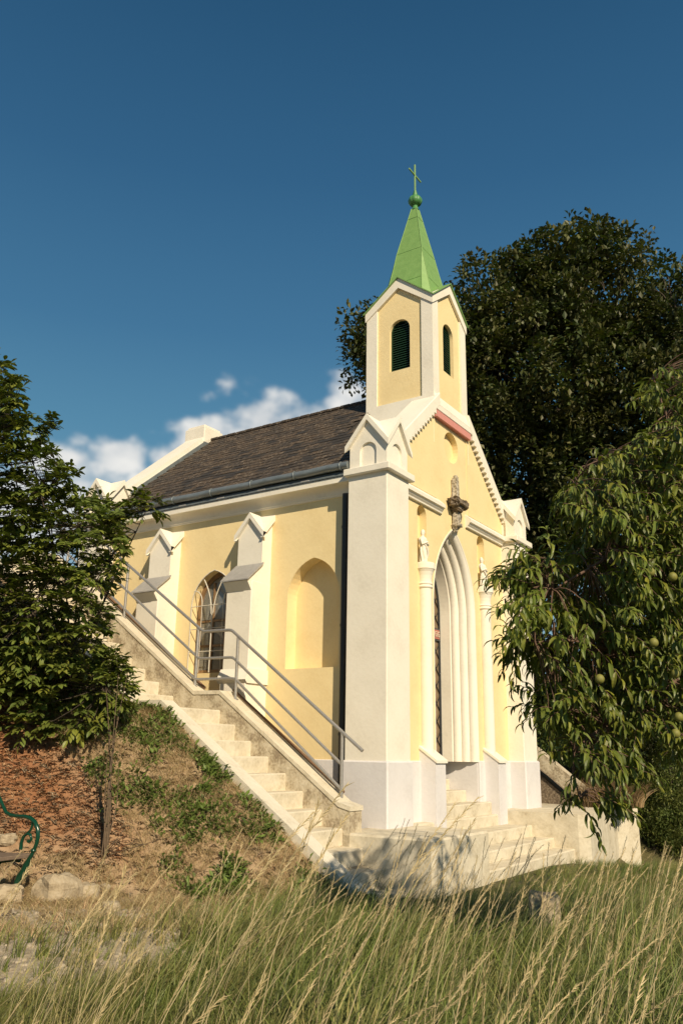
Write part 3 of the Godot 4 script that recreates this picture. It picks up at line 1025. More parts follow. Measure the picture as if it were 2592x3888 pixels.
func make_tower() -> void:
	var h := 0.70
	var cz := -0.28 - h
	var mb := MB.new()
	var panels := MB.new()
	var bands := MB.new()
	var win := arch(0, 6.87, 7.685, 0.215, 0.215, 0.0, 10)
	var tw := part("tower", mb, mats.white_plaster, chapel)
	for k in 4:
		var N: Vector3 = [-X, Z, X, -Z][k]
		var U := Y.cross(N)
		var o := Vector3(CX, 0, cz) + N * h
		# corner pilasters and base: full gable outline with the panel cut out
		var yb0 := 6.0 if k == 1 else 5.3
		var outline := pv([[-h, yb0], [h, yb0], [h, 8.05], [0, 8.57], [-h, 8.05]])
		var pane := pv([[-0.47, 6.23], [0.47, 6.23], [0.47, 8.12], [0.47, 8.23], [0, 8.56], [-0.47, 8.23]])
		panel(mb, outline, [pane], [0.0], o, U, Y)
		recess(mb, pane, o, U, Y, 0.035, false)
		panel(panels, pv([[-0.48, 6.22], [0.48, 6.22], [0.48, 8.3], [0, 8.62], [-0.48, 8.3]]), [win], [0.0], o - N * 0.034, U, Y)
		recess(panels, win, o - N * 0.034, U, Y, 0.11, false)
		# gable band
		var yb := 8.03
		chevron(bands, o + N * 0.022, U, h + 0.022, yb - 0.016, 8.548, 0.206, 0.05)
		# louvre
		var fm := MB.new()
		var oi := o - N * 0.10
		var inn := arch(0, 6.895, 7.685, 0.215, 0.215, 0.022, 10)
		panel(fm, win, [inn], [0.0], oi, U, Y)
		recess(fm, inn, oi, U, Y, 0.08, false)
		cap(fm, win, oi - N * 0.10, U, Y)
		var lv := part("louvre", fm, mats.louver_green, chapel)
		for s in 20:
			var y0 := 6.92 + s * 0.0475
			var hw := 0.19
			if y0 > 7.685:
				hw = sqrt(maxf(0.0, 0.193 * 0.193 - pow(y0 - 7.685, 2.0)))
			if hw < 0.03:
				continue
			var sm := MB.new()
			var a := oi - N * 0.075 + Y * (y0 + 0.045)
			var b := oi - N * 0.012 + Y * y0
			var t := Vector3.UP * 0.007
			var p0 := a - U * hw
			var p1 := a + U * hw
			var p2 := b + U * hw
			var p3 := b - U * hw
			sm.quad(p3 + t, p2 + t, p1 + t, p0 + t)
			sm.quad(p0 - t, p1 - t, p2 - t, p3 - t)
			sm.quad(p3 - t, p2 - t, p2 + t, p3 + t)
			part("slat", sm, mats.louver_green, lv)
	tw.mesh = mb.mesh()
	part("panel", panels, mats.yellow_plaster, tw)
	part("gable_band", bands, mats.white_plaster, tw)
	# roof of the four gables
	var rm := MB.new()
	var e := h + 0.055
	var yv := 8.222 - 0.055 * 0.75
	var yr := 8.775
	var cc := Vector3(CX, 0, cz)
	for k in 4:
		var N: Vector3 = [-X, Z, X, -Z][k]
		var U := Y.cross(N)
		for sd in [-1.0, 1.0]:
			var a: Vector3 = cc + N * e + U * sd * e + Y * yv
			var b := cc + N * e + Y * yr
			var m := cc + Y * yr
			for tt in [0.0, -0.022]:
				if sd > 0.0:
					rm.tri(a + Y * tt, m + Y * tt, b + Y * tt) if tt < 0.0 else rm.tri(a, b, m)
				else:
					rm.tri(a + Y * tt, b + Y * tt, m + Y * tt) if tt < 0.0 else rm.tri(a, m, b)
			if sd > 0.0:
				rm.quad(a - Y * 0.022, b - Y * 0.022, b, a)
			else:
				rm.quad(b - Y * 0.022, a - Y * 0.022, a, b)
	var sp := part("spire", rm, mats.green_sheet, chapel)
	# pyramid: levels of [y, half width, corner chamfer]
	var lev := [[8.25, 0.585, 0.15], [8.55, 0.515, 0.12], [8.9, 0.432, 0.085], [9.25, 0.352, 0.045], [9.60, 0.277, 0.0], [10.2, 0.158, 0.0], [10.72, 0.057, 0.0]]
	var pm := MB.new()
	var ring := func(l: Array) -> PackedVector3Array:
		var r := PackedVector3Array()
		for k in 4:
			var N: Vector3 = [-X, Z, X, -Z][k]
			var U := Y.cross(N)
			r.append(cc + N * l[1] - U * (l[1] - l[2]) + Y * l[0])
			r.append(cc + N * l[1] + U * (l[1] - l[2]) + Y * l[0])
		return r
	for i in lev.size() - 1:
		var r0: PackedVector3Array = ring.call(lev[i])
		var r1: PackedVector3Array = ring.call(lev[i + 1])
		for k in 8:
			var j := (k + 1) % 8
			pm.quad(r0[k], r0[j], r1[j], r1[k])
	part("spire_sheet", pm, mats.green_sheet, sp)
	# standing seams along the edges and folded seams across the faces
	for k in 8:
		var pts := []
		for l in lev:
			var r: PackedVector3Array = ring.call(l)
			pts.append(r[k] + (r[k] - cc - Y * l[0]).normalized() * 0.001)
		var s := MB.new()
		tube(s, pts, [0.0075], 5)
		part("standing_seam", s, mats.green_sheet, sp)
	for l in [[9.60, 0.277, 0.0], [10.45, 0.111, 0.0], [8.83, 0.449, 0.092]]:
		for k in 4:
			var r: PackedVector3Array = ring.call(l)
			var s := MB.new()
			tube(s, [r[k * 2], r[k * 2 + 1]], [0.005], 4)
			part("cross_seam", s, mats.green_seam, sp)
	var bm := MB.new()
	lathe(bm, cc, [Vector2(0.075, 10.70), Vector2(0.05, 10.80), Vector2(0.06, 10.815)], 12)
	var prof := []
	for k in 13:
		var a := PI * k / 12.0
		prof.append(Vector2(sin(a) * 0.125 + 0.02, 10.92 - cos(a) * 0.115))
	lathe(bm, cc, prof, 48, 8, 0.07)
	lathe(bm, cc, [Vector2(0.052, 11.03), Vector2(0.048, 11.10), Vector2(0.036, 11.10), Vector2(0.034, 11.155), Vector2(0.0, 11.155)], 12)
	part("finial_ball", bm, mats.ball_green, sp)
	var xm := MB.new()
	box(xm, cc + Vector3(-0.014, 11.12, -0.014), cc + Vector3(0.014, 11.80, 0.014), 0.003)
	box(xm, cc + Vector3(-0.25, 11.525, -0.0125), cc + Vector3(0.25, 11.557, 0.0125), 0.003)
	part("cross", xm, mats.green_sheet, sp)

func make_roof() -> void:
	var ex := 0.055
	var ey := 4.375
	var rx := CX
	var ry := 6.715
	for left in [true, false]:
		var mb := MB.new()
		var mx := func(v: Vector3) -> Vector3: return v if left else Vector3(WID - v.x, v.y, v.z)
		var nx := 1.30
		var ny := ey + (ry - ey) * (nx - ex) / (rx - ex)
		for slab in [[ex, ey, nx, ny, -0.62], [nx, ny, rx, ry, -1.60]]:
			var a: Vector3 = mx.call(Vector3(slab[0], slab[1], slab[4]))
			var b: Vector3 = mx.call(Vector3(slab[0], slab[1], -6.14))
			var c: Vector3 = mx.call(Vector3(slab[2], slab[3], -6.14))
			var d: Vector3 = mx.call(Vector3(slab[2], slab[3], slab[4]))
			var t := Y * 0.09
			mb.quad(a, d, c, b)
			mb.quad(a - t, b - t, c - t, d - t)
			mb.quad(a, b, b - t, a - t)
			mb.quad(a, a - t, d - t, d)
			mb.quad(b, c, c - t, b - t)
		var roof := part("roof", mb, mats.shingle_dark, chapel)
		# plastered slab between gable wall and tower, a little below the shingles
		var gm := MB.new()
		var g0: Vector3 = mx.call(Vector3(nx - 0.1, ny - 0.32, -0.6))
		var g1: Vector3 = mx.call(Vector3(rx - 0.6, ry - 0.75, -0.6))
		var gz := Z * -1.05
		gm.quad(g0, g1, g1 + gz, g0 + gz)
		gm.quad(g0 - Y * 0.1, g0 + gz - Y * 0.1, g1 + gz - Y * 0.1, g1 - Y * 0.1)
		part("valley_slab", gm, mats.white_plaster, roof)
		if not left:
			continue
		# shingles
		var sl := Vector3(rx - ex, ry - ey, 0)
		var L := sl.length()
		sl = sl.normalized()
		var N := Vector3(-sl.y, sl.x, 0)
		var tiles := []
		for v in 3:
			var tm := MB.new()
			# shingle lying along +x (up the slope), z wide, lower edge thick, corners clipped
			var wv := 0.118 + 0.006 * v
			var top := 0.0
			var p := [Vector3(0, 0.012, -wv), Vector3(0, 0.012, wv), Vector3(0.25, 0.002, wv), Vector3(0.25, 0.002, -wv)]
			var q := [Vector3(0, 0.0, -wv), Vector3(0, 0.0, wv), Vector3(0.25, -0.006, wv), Vector3(0.25, -0.006, -wv)]
			tm.quad(p[0], p[1], p[2], p[3])
			tm.quad(q[3], q[2], q[1], q[0])
			for i in 4:
				var j := (i + 1) % 4
				tm.quad(q[i], q[j], p[j], p[i])
			tiles.append(tm.mesh())
		var kinds := [mats.shingle_slate, mats.shingle_worn, mats.shingle_dark, mats.shingle_slate, mats.shingle_worn]
		var list := []
		var rows := 23
		for r in rows:
			var s := L * r / rows - 0.02
			var z := -0.66 - (0.12 if r % 2 == 1 else 0.0)
			while z > -6.10:
				var bs := Basis(sl, N, Z)
				bs = bs * Basis(Vector3.UP, rr(-0.02, 0.02)) * Basis(Vector3.FORWARD, rr(-0.012, 0.012))
				var pos := Vector3(ex, ey, 0) + sl * (s + rr(-0.008, 0.008)) + N * (0.012 + rr(0.0, 0.006)) + Z * z
				if pos.x > 1.27 and pos.z > -1.66:
					z -= 0.245
					continue
				list.append([pos.distance_to(CAM), Transform3D(bs, pos), rng.randi() % 3, kinds[rng.randi() % 5]])
				z -= 0.245
		list.sort_custom(func(p, q): return p[0] < q[0])
		var rest := []
		for i in list.size():
			if i < 300:
				var s := part("shingle", tiles[list[i][2]], list[i][3], roof)
				s.transform = list[i][1]
			else:
				rest.append(list[i][1])
		for half in 2:
			var mm := MultiMesh.new()
			mm.transform_format = MultiMesh.TRANSFORM_3D
			mm.mesh = tiles[half]
			var sub := []
			for i in rest.size():
				if i % 2 == half:
					sub.append(rest[i])
			mm.instance_count = sub.size()
			for i in sub.size():
				mm.set_instance_transform(i, sub[i])
			var mi := MultiMeshInstance3D.new()
			mi.name = "farther_shingles"
			mi.multimesh = mm
			mi.material_override = mats.shingle_slate if half == 0 else mats.shingle_worn
			mi.set_meta("kind", "stuff")
			roof.add_child(mi, true)
		var cm := MB.new()
		for k in 18:
			var z0 := -1.70 - k * 0.247
			box(cm, Vector3(rx - 0.09, ry - 0.045 + 0.004 * (k % 2), z0 - 0.27), Vector3(rx + 0.09, ry + 0.045 + 0.004 * (k % 2), z0), 0.03)
		part("ridge_cap", cm, mats.shingle_slate, roof)
	# rear parapet gable with its block at the top
	var pm := MB.new()
	var top := func(d: float) -> float: return 6.98 - 0.88 * d
	ext(pm, pv([[CX - 2.55, 0.0], [CX + 2.55, 0.0], [CX + 2.55, top.call(2.55)], [CX, top.call(0.0)], [CX - 2.55, top.call(2.55)]]), Vector3(0, 0, -6.14), X, Y, 0.50)
	var rp := part("rear_parapet", pm, mats.white_plaster, chapel)
	var bm := MB.new()
	box(bm, Vector3(CX - 0.30, 6.6, -6.70), Vector3(CX + 0.30, 6.98, -6.11), 0.015)
	box(bm, Vector3(CX - 0.26, 6.97, -6.66), Vector3(CX + 0.26, 7.04, -6.15), 0.015)
	part("parapet_block", bm, mats.white_plaster, rp)
	var fm := MB.new()
	ext(fm, pv([[CX - 2.5, 4.55], [CX - 0.05, 6.68], [CX - 0.05, 6.80], [CX - 2.5, 4.68]]), Vector3(0, 0, -6.11), X, Y, 0.035)
	part("parapet_flashing", fm, mats.zinc, rp)
	# floor of the nave and back wall below the parapet
	var wm := MB.new()
	box(wm, Vector3(0.3, -1.7, -6.6), Vector3(WID - 0.3, 4.2, -6.2), 0.0)
	part("rear_wall", wm, mats.yellow_plaster, chapel)
	var fl := MB.new()
	box(fl, Vector3(0.3, -0.6, -6.3), Vector3(WID - 0.3, -0.33, -0.92), 0.0)
	part("nave_floor", fl, mats.concrete, chapel)

func make_chapel() -> void:
	chapel = thing("chapel", "small yellow and white plastered chapel with green spire and brown shingle roof", "chapel")
	for x0 in [0.0, WID - 0.657]:
		make_pilaster(x0, 0.0)
		make_pilaster(x0, -6.08)
	for mir in [false, true]:
		make_buttress(-2.318, -2.83, mir)
		make_buttress(-4.345, -4.86, mir)
	make_side_wall(true)
	make_side_wall(false)
	make_facade()
	make_tower()
	make_roof()
	var pm := MB.new()
	tube(pm, [Vector3(0.20, -1.2, -0.855), Vector3(0.20, 3.93, -0.855)], [0.05], 12)
	var dp := part("downpipe", pm, mats.pipe_dark, chapel)
	for yy in [0.35, 1.9, 3.4]:
		var bm := MB.new()
		lathe(bm, Vector3(0.20, yy, -0.855), [Vector2(0.05, -0.02), Vector2(0.056, -0.02), Vector2(0.056, 0.02), Vector2(0.05, 0.02)], 12)
		part("pipe_clamp", bm, mats.pipe_dark, dp)
	make_statues()

# a draped standing figure about 0.56 m high
func make_statues() -> void:
	for e in [-1.0, 1.0]:
		var sd := 20 if e < 0.0 else 40
		var f := FastNoiseLite.new()
		f.seed = sd
		f.frequency = 1.0
		f.fractal_octaves = 3
		var base := Vector3(CX + e * 1.16, 3.045, FZ + 0.02)
		var o := thing("statue", "cream stone figure of a robed saint on the capital " + ("nearer the stair railing" if e < 0.0 else "beside the peach tree"), "statue", base, "statues on the door columns")
		var mb := MB.new()
		var prof := [Vector2(0.066, 0.0), Vector2(0.068, 0.03), Vector2(0.060, 0.04), Vector2(0.064, 0.10), Vector2(0.060, 0.20), Vector2(0.055, 0.27), Vector2(0.062, 0.35), Vector2(0.070, 0.40), Vector2(0.060, 0.435), Vector2(0.030, 0.455), Vector2(0.026, 0.468), Vector2(0.036, 0.49), Vector2(0.041, 0.52), Vector2(0.036, 0.552), Vector2(0.018, 0.575), Vector2(0.0, 0.58)]
		var seg := 26
		var rows := []
		for q in prof:
			var row := []
			for k in seg:
				var a := TAU * k / seg
				var fold := 0.0
				if q.y > 0.03 and q.y < 0.44:
					fold = 0.13 * sin(a * 7.0 + q.y * 14.0 * e) + 0.25 * f.get_noise_3d(cos(a) * 1.6, q.y * 7.0, sin(a) * 1.6)
				var sway := Vector3(0.016 * sin(q.y * 7.0) * e, 0, 0.008 * sin(q.y * 9.0))
				row.append(sway + Vector3(cos(a) * q.x * (1.0 + fold) * 1.05, q.y, sin(a) * q.x * (1.0 + fold) * 0.85))
			rows.append(row)
		for i in rows.size() - 1:
			for k in seg:
				var j := (k + 1) % seg
				mb.quad(rows[i][k], rows[i + 1][k], rows[i + 1][j], rows[i][j])
		# arms folded to the chest and a cloak roll
		tube(mb, [Vector3(0.062, 0.40, 0.0), Vector3(0.085, 0.32, 0.03), Vector3(0.035, 0.31, 0.072), Vector3(0.0, 0.335, 0.078)], [0.024, 0.024, 0.019, 0.014], 8)
		tube(mb, [Vector3(-0.062, 0.40, 0.0), Vector3(-0.085, 0.31, 0.03), Vector3(-0.04, 0.34, 0.072), Vector3(0.005, 0.36, 0.078)], [0.024, 0.024, 0.019, 0.014], 8)
		tube(mb, [Vector3(-0.065, 0.36, 0.04), Vector3(0.0, 0.25, 0.072), Vector3(0.06, 0.17, 0.055), Vector3(0.065, 0.08, 0.03)], [0.012, 0.018, 0.018, 0.01], 7)
		# nose and brow so that the head reads as one
		tube(mb, [Vector3(0.0, 0.53, 0.030), Vector3(0.0, 0.513, 0.042), Vector3(0.0, 0.508, 0.034)], [0.004, 0.008, 0.004], 6)
		part("figure", mb, mats.old_stone if false else mats.white_plaster, o)
		var pm := MB.new()
		lathe(pm, Vector3.ZERO, [Vector2(0.0, 0.0), Vector2(0.078, 0.0), Vector2(0.078, 0.022), Vector2(0.066, 0.03), Vector2(0.0, 0.03)], 16)
		part("base", pm, mats.old_stone, o)

# ---------------------------------------------------------------- stairs, steps, walls, railing
const NOSE0 := 0.651     # landing height of the side stair
func stair_y(z: float) -> float:
	# line through the nosings of the side stair
	if z > -2.256:
		return NOSE0 - 0.69 * (z + 2.256)
	if z > -3.19:
		return NOSE0
	return NOSE0 + 0.215 - 0.678 * (z + 3.19)

func make_side_stair() -> void:
	var o := thing("side_stair", "pale concrete outdoor stair with low kerb climbing along the chapel side", "stair")
	var xi := -0.83
	var xo := -1.65
	# lower flight, from the ground up to the landing
	for k in 11:
		var y := NOSE0 - 0.207 * k
		var zf := -2.256 + 0.30 * k
		var zb := zf - 0.34 if k > 0 else -3.25
		var mb := MB.new()
		box(mb, Vector3(xo - 0.02, y - 0.42, zb), Vector3(xi + 0.02, y + rr(-0.006, 0.006), zf + rr(-0.008, 0.008)), 0.016)
		part("step" if k > 0 else "landing", mb, mats.concrete, o)
	for k in range(1, 13):
		var y := NOSE0 + 0.2125 * k
		var zf := -3.19 - 0.317 * (k - 1)
		var mb := MB.new()
		box(mb, Vector3(xo - 0.02, y - 0.5, zf - (0.36 if k < 12 else 3.0)), Vector3(xi + 0.02, y + rr(-0.006, 0.006), zf + rr(-0.008, 0.008)), 0.016)
		part("step", mb, mats.concrete, o)
	# mass under the flights
	var um := MB.new()
	ext(um, pv([[1.0, -2.0], [1.0, -1.75], [-2.5, 0.55], [-3.2, 0.55], [-6.9, 3.0], [-9.0, 3.0], [-9.0, -2.0]]), Vector3(xo, 0, 0), Z, Y, xi - xo)
	part("stair_core", um, mats.stained_concrete, o)
	# outer kerb
	var km := MB.new()
	var kp := [[0.80, -2.0], [0.80, stair_y(0.72) + 0.06], [0.72, stair_y(0.72) + 0.085], [-2.37, NOSE0 + 0.085], [-3.1, NOSE0 + 0.085], [-6.7, 3.2], [-9.0, 3.25], [-9.0, -2.0]]
	ext(km, pv(kp), Vector3(xo - 0.235, 0, 0), Z, Y, 0.235)
	part("kerb", km, mats.mortar, o)
	# wall on the chapel side that carries the railing
	var wm := MB.new()
	var wp := [[-0.045, -1.8], [-0.045, -0.555], [-0.21, -0.515], [-2.28, 0.908], [-2.78, 0.915], [-5.60, 2.84], [-6.6, 3.45], [-9.0, 3.5], [-9.0, -1.8]]
	ext(wm, pv(wp), Vector3(xi, 0, 0), Z, Y, 0.28)
	part("railing_wall", wm, mats.stained_concrete, o)
	# smooth mortar coping on top of it
	var cm := MB.new()
	var top := [[-0.03, -0.56], [-0.21, -0.516], [-2.28, 0.907], [-2.78, 0.914], [-5.60, 2.839], [-6.6, 3.449], [-8.9, 3.5]]
	var pl := []
	for q in top:
		pl.append([q[0], q[1] + 0.02])
	for i in range(top.size() - 1, -1, -1):
		pl.append([top[i][0], top[i][1] - 0.035])
	ext(cm, pv(pl), Vector3(xi - 0.012, 0, 0), Z, Y, 0.304)
	part("coping", cm, mats.concrete, o)

func make_railing() -> void:
	var o := thing("stair_railing", "grey steel tube railing with three rails beside the side stair", "railing")
	var x := -0.66
	# line of the top rail as (z, y)
	var top := [[0.03, 0.125], [-2.27, 1.815], [-2.83, 1.825], [-5.7, 3.80], [-6.5, 4.33]]
	var posts := [[-0.285, -0.53], [-2.13, 0.80], [-2.93, 1.0], [-4.60, 2.14], [-6.2, 3.2]]
	for q in posts:
		var mb := MB.new()
		var yt := 0.0
		for i in top.size() - 1:
			if q[0] <= top[i][0] and q[0] >= top[i + 1][0]:
				yt = lerpf(top[i][1], top[i + 1][1], (top[i][0] - q[0]) / (top[i][0] - top[i + 1][0]))
		tube(mb, [Vector3(x, q[1] - 0.08, q[0]), Vector3(x, yt - 0.01, q[0])], [0.0225], 10)
		part("post", mb, mats.steel, o)
		var fm := MB.new()
		lathe(fm, Vector3(x, q[1] - 0.03, q[0]), [Vector2(0.045, 0.0), Vector2(0.045, 0.04), Vector2(0.03, 0.055), Vector2(0.022, 0.055)], 12)
		part("post_foot", fm, mats.steel, o)
	for r in 3:
		var drop: float = [0.0, 0.405, 0.71][r]
		var pts := []
		for i in top.size():
			var z: float = top[i][0]
			var y: float = top[i][1]
			if r > 0 and i == 0:
				var sl: float = (top[1][1] - y) / (top[1][0] - z)
				y += sl * (-0.285 - z)
				z = -0.285
			if r > 0 and i == 1:
				z -= 0.07 * r * -1.0 * 0.8
			if r > 0 and i == 2:
				z += -0.05 * r
			pts.append(Vector3(x, y - drop, z))
		# round the bends a little
		var fine := [pts[0]]
		for i in range(1, pts.size() - 1):
			var a: Vector3 = (pts[i - 1] - pts[i]).normalized()
			var b: Vector3 = (pts[i + 1] - pts[i]).normalized()
			fine.append(pts[i] + a * 0.05)
			fine.append(pts[i] + (a + b) * 0.012)
			fine.append(pts[i] + b * 0.05)
		fine.append(pts[pts.size() - 1])
		var mb := MB.new()
		tube(mb, fine, [0.0235 if r == 0 else 0.0205], 10)
		part("rail", mb, mats.steel, o)
	# rusty angle strip let into the coping
	var sm := MB.new()
	for seg in [[[-0.3, -0.42], [-2.25, 0.922]], [[-2.80, 0.96], [-5.55, 2.838]]]:
		var a := Vector3(-0.575, seg[0][1] + 0.03, seg[0][0])
		var b := Vector3(-0.575, seg[1][1] + 0.03, seg[1][0])
		tube(sm, [a, b], [0.02], 4)
	part("angle_strip", sm, mats.rust, o)

func make_entrance_steps() -> void:
	var o := thing("entrance_steps", "broad pale concrete steps rising to the chapel door", "steps")
	# steps between the block on the left and the terrace on the right
	var spec := [[-0.855, -0.068], [-1.023, 0.365], [-1.197, 0.736], [-1.347, 1.076]]
	for i in spec.size():
		var y: float = spec[i][0]
		var zf: float = spec[i][1]
		var zb: float = -0.9 if i == 0 else spec[i - 1][1] - 0.06
		var mb := MB.new()
		box(mb, Vector3(0.70, y - 0.5, zb), Vector3(4.24, y, zf), 0.018)
		part("step", mb, mats.concrete, o)
	# three steps into the doorway
	for q in [[-0.66, -0.17, 0.02], [-0.48, -0.53, 0.06], [-0.31, -0.84, 0.0]]:
		var mb := MB.new()
		box(mb, Vector3(CX - 0.995 + 0.22 * float(q[1] < -0.3), q[0] - 0.5, -1.3), Vector3(CX + 0.995 - 0.22 * float(q[1] < -0.3), q[0], q[1]), 0.015)
		part("step", mb, mats.concrete, o)
	# landing block at the foot of the side stair
	var bm := MB.new()
	box(bm, Vector3(-0.83, -2.0, -0.30), Vector3(0.76, -0.85, 1.10), 0.025)
	part("landing_block", bm, mats.concrete, o)

func make_terrace() -> void:
	var o := thing("terrace_wall", "pale concrete terrace wall right of the entrance steps", "wall")
	var mb := MB.new()
	var pl := pv([[4.2, 0.9], [4.2, -1.15], [4.26, -1.26], [4.36, -1.30], [7.66, -0.80], [8.3, -1.05], [9.2, 0.6], [9.2, 1.6]])
	ext(mb, pl, Vector3(0, -0.815, 0), X, -Z, 1.7, true, true)
	part("terrace", mb, mats.concrete, o)
	var hm := MB.new()
	lathe(hm, Vector3(0, 0, 0), [Vector2(0.0, 0.0), Vector2(0.028, 0.0), Vector2(0.035, 0.02), Vector2(0.03, 0.06)], 10)
	var d := part("drain_pipe", hm, mats.pipe_dark, o)
	d.transform = Transform3D(Basis(X, PI * 0.5), Vector3(6.6, -1.12, 0.985))
	# sloping stair cheek behind it
	var c := thing("stair_cheek", "sloping grey concrete stair cheek at the far right corner of the chapel", "stair")
	var sm := MB.new()
	ext(sm, pv([[0.60, -0.84], [0.62, -0.60], [-0.45, 0.24], [-4.0, 2.9], [-4.0, 2.5], [-0.40, -0.14], [0.35, -0.72], [0.42, -0.84]]), Vector3(6.75, 0, 0), Z, Y, 0.24)
	part("sloping_cheek", sm, mats.stained_concrete, c)
	var km := MB.new()
	ext(km, pv([[0.30, -0.86], [-0.40, -0.30], [-4.0, 2.3], [-4.0, -0.86]]), Vector3(6.85, 0, 0), Z, Y, 0.9)
	part("rubble_core", km, mats.dark_stone, c)

# ---------------------------------------------------------------- bench and stones
func make_bench() -> void:
	var foot := at(48.0, 3405.0, 7.5)
	foot.y = ground_y(foot.x, foot.z)
	var o := thing("garden_bench", "wooden slat bench with green cast iron scroll arm on the stony bank", "bench", foot)
	# side frame in its own plane: u = towards the front, v = up
	var cr := cam.transform.basis.x
	cr.y = 0.0
	cr = cr.normalized()
	var cb := cam.transform.basis.z
	cb.y = 0.0
	cb = cb.normalized()
	var U := (cr * 0.86 + cb * 0.50).normalized()      # front of the bench
	var S := U.cross(Y).normalized()                   # along the slats
	if S.dot(cr) > 0.0:
		S = -S
	var k := 0.000775 * 1.08
	var fr := func(px: float, py: float, s: float) -> Vector3:
		return U * ((px - 240.0) * k / 0.74) + Y * ((1385.0 - py) * k) + S * s
	for s in [0.0, 1.45]:
		var fm := MB.new()
		var pts := []
		# arm rest: from the back down, forward and round into the front leg
		for q in [[-250, 120], [-160, 190], [-60, 330], [0, 420], [40, 478], [110, 505], [200, 508], [280, 505], [350, 520], [410, 560], [450, 630], [460, 710], [450, 780], [430, 840]]:
			pts.append(fr.call(q[0], q[1], s))
		tube(fm, pts, [0.014, 0.014, 0.015, 0.016, 0.017, 0.017, 0.017, 0.018, 0.020, 0.021, 0.021, 0.020, 0.019, 0.017], 8)
		var f := part("side_frame", fm, mats.bench_green, o)
		var lm := MB.new()
		pts = []
		for q in [[430, 830], [415, 880], [385, 940], [360, 1000], [345, 1060], [315, 1110], [285, 1170], [270, 1240], [260, 1310], [235, 1395]]:
			pts.append(fr.call(q[0], q[1], s))
		tube(lm, pts, [0.021, 0.018, 0.020, 0.030, 0.036, 0.040, 0.034, 0.026, 0.022, 0.026], 8)
		part("front_leg", lm, mats.bench_green, f)
		lm = MB.new()
		pts = []
		for q in [[275, 960], [190, 960], [60, 990], [-60, 1080], [-160, 1230], [-210, 1400]]:
			pts.append(fr.call(q[0], q[1], s))
		tube(lm, pts, [0.020, 0.018, 0.018, 0.018, 0.02, 0.022], 8)
		part("rear_leg", lm, mats.bench_green, f)
		lm = MB.new()
		pts = []
		for q in [[275, 850], [272, 780], [290, 715], [330, 680], [370, 690], [385, 730], [365, 765], [345, 755]]:
			pts.append(fr.call(q[0], q[1], s))
		tube(lm, pts, [0.018, 0.016, 0.015, 0.014, 0.013, 0.013, 0.015, 0.013], 8)
		pts = []
		for q in [[330, 680], [365, 640], [378, 590], [372, 530]]:
			pts.append(fr.call(q[0], q[1], s))
		tube(lm, pts, [0.013, 0.012, 0.011, 0.012], 8)
		part("scroll", lm, mats.bench_green, f)
		lm = MB.new()
		lathe(lm, fr.call(425, 845, s), [Vector2(0.0, -0.02), Vector2(0.022, -0.012), Vector2(0.027, 0.0), Vector2(0.022, 0.012), Vector2(0.0, 0.02)], 12)
		part("knuckle", lm, mats.bench_green, f)
	for i in 4:
		var sm := MB.new()
		var p0: Vector3 = fr.call(345 - i * 118, 905 + i * 8, -0.05)
		var p1: Vector3 = fr.call(345 - i * 118, 905 + i * 8, 1.55)
		var hw := U * 0.045
		var t := Y * 0.018
		# plank as a box along S
		var bs := Basis(U, Y, U.cross(Y))
		box(sm, Vector3(-0.045, -0.018, -0.8), Vector3(0.045, 0.018, 0.8), 0.006)
		var sl := part("seat_slat", sm, mats.bench_wood, o)
		sl.transform = Transform3D(bs, (p0 + p1) * 0.5)
	for i in 2:
		var sm := MB.new()
		box(sm, Vector3(-0.015, -0.05, -0.8), Vector3(0.015, 0.05, 0.8), 0.006)
		var sl := part("back_slat", sm, mats.bench_wood, o)
		var c: Vector3 = fr.call(-120 - i * 70, 420 - i * 190, 0.75)
		sl.transform = Transform3D(Basis(U, Y, U.cross(Y)), c)

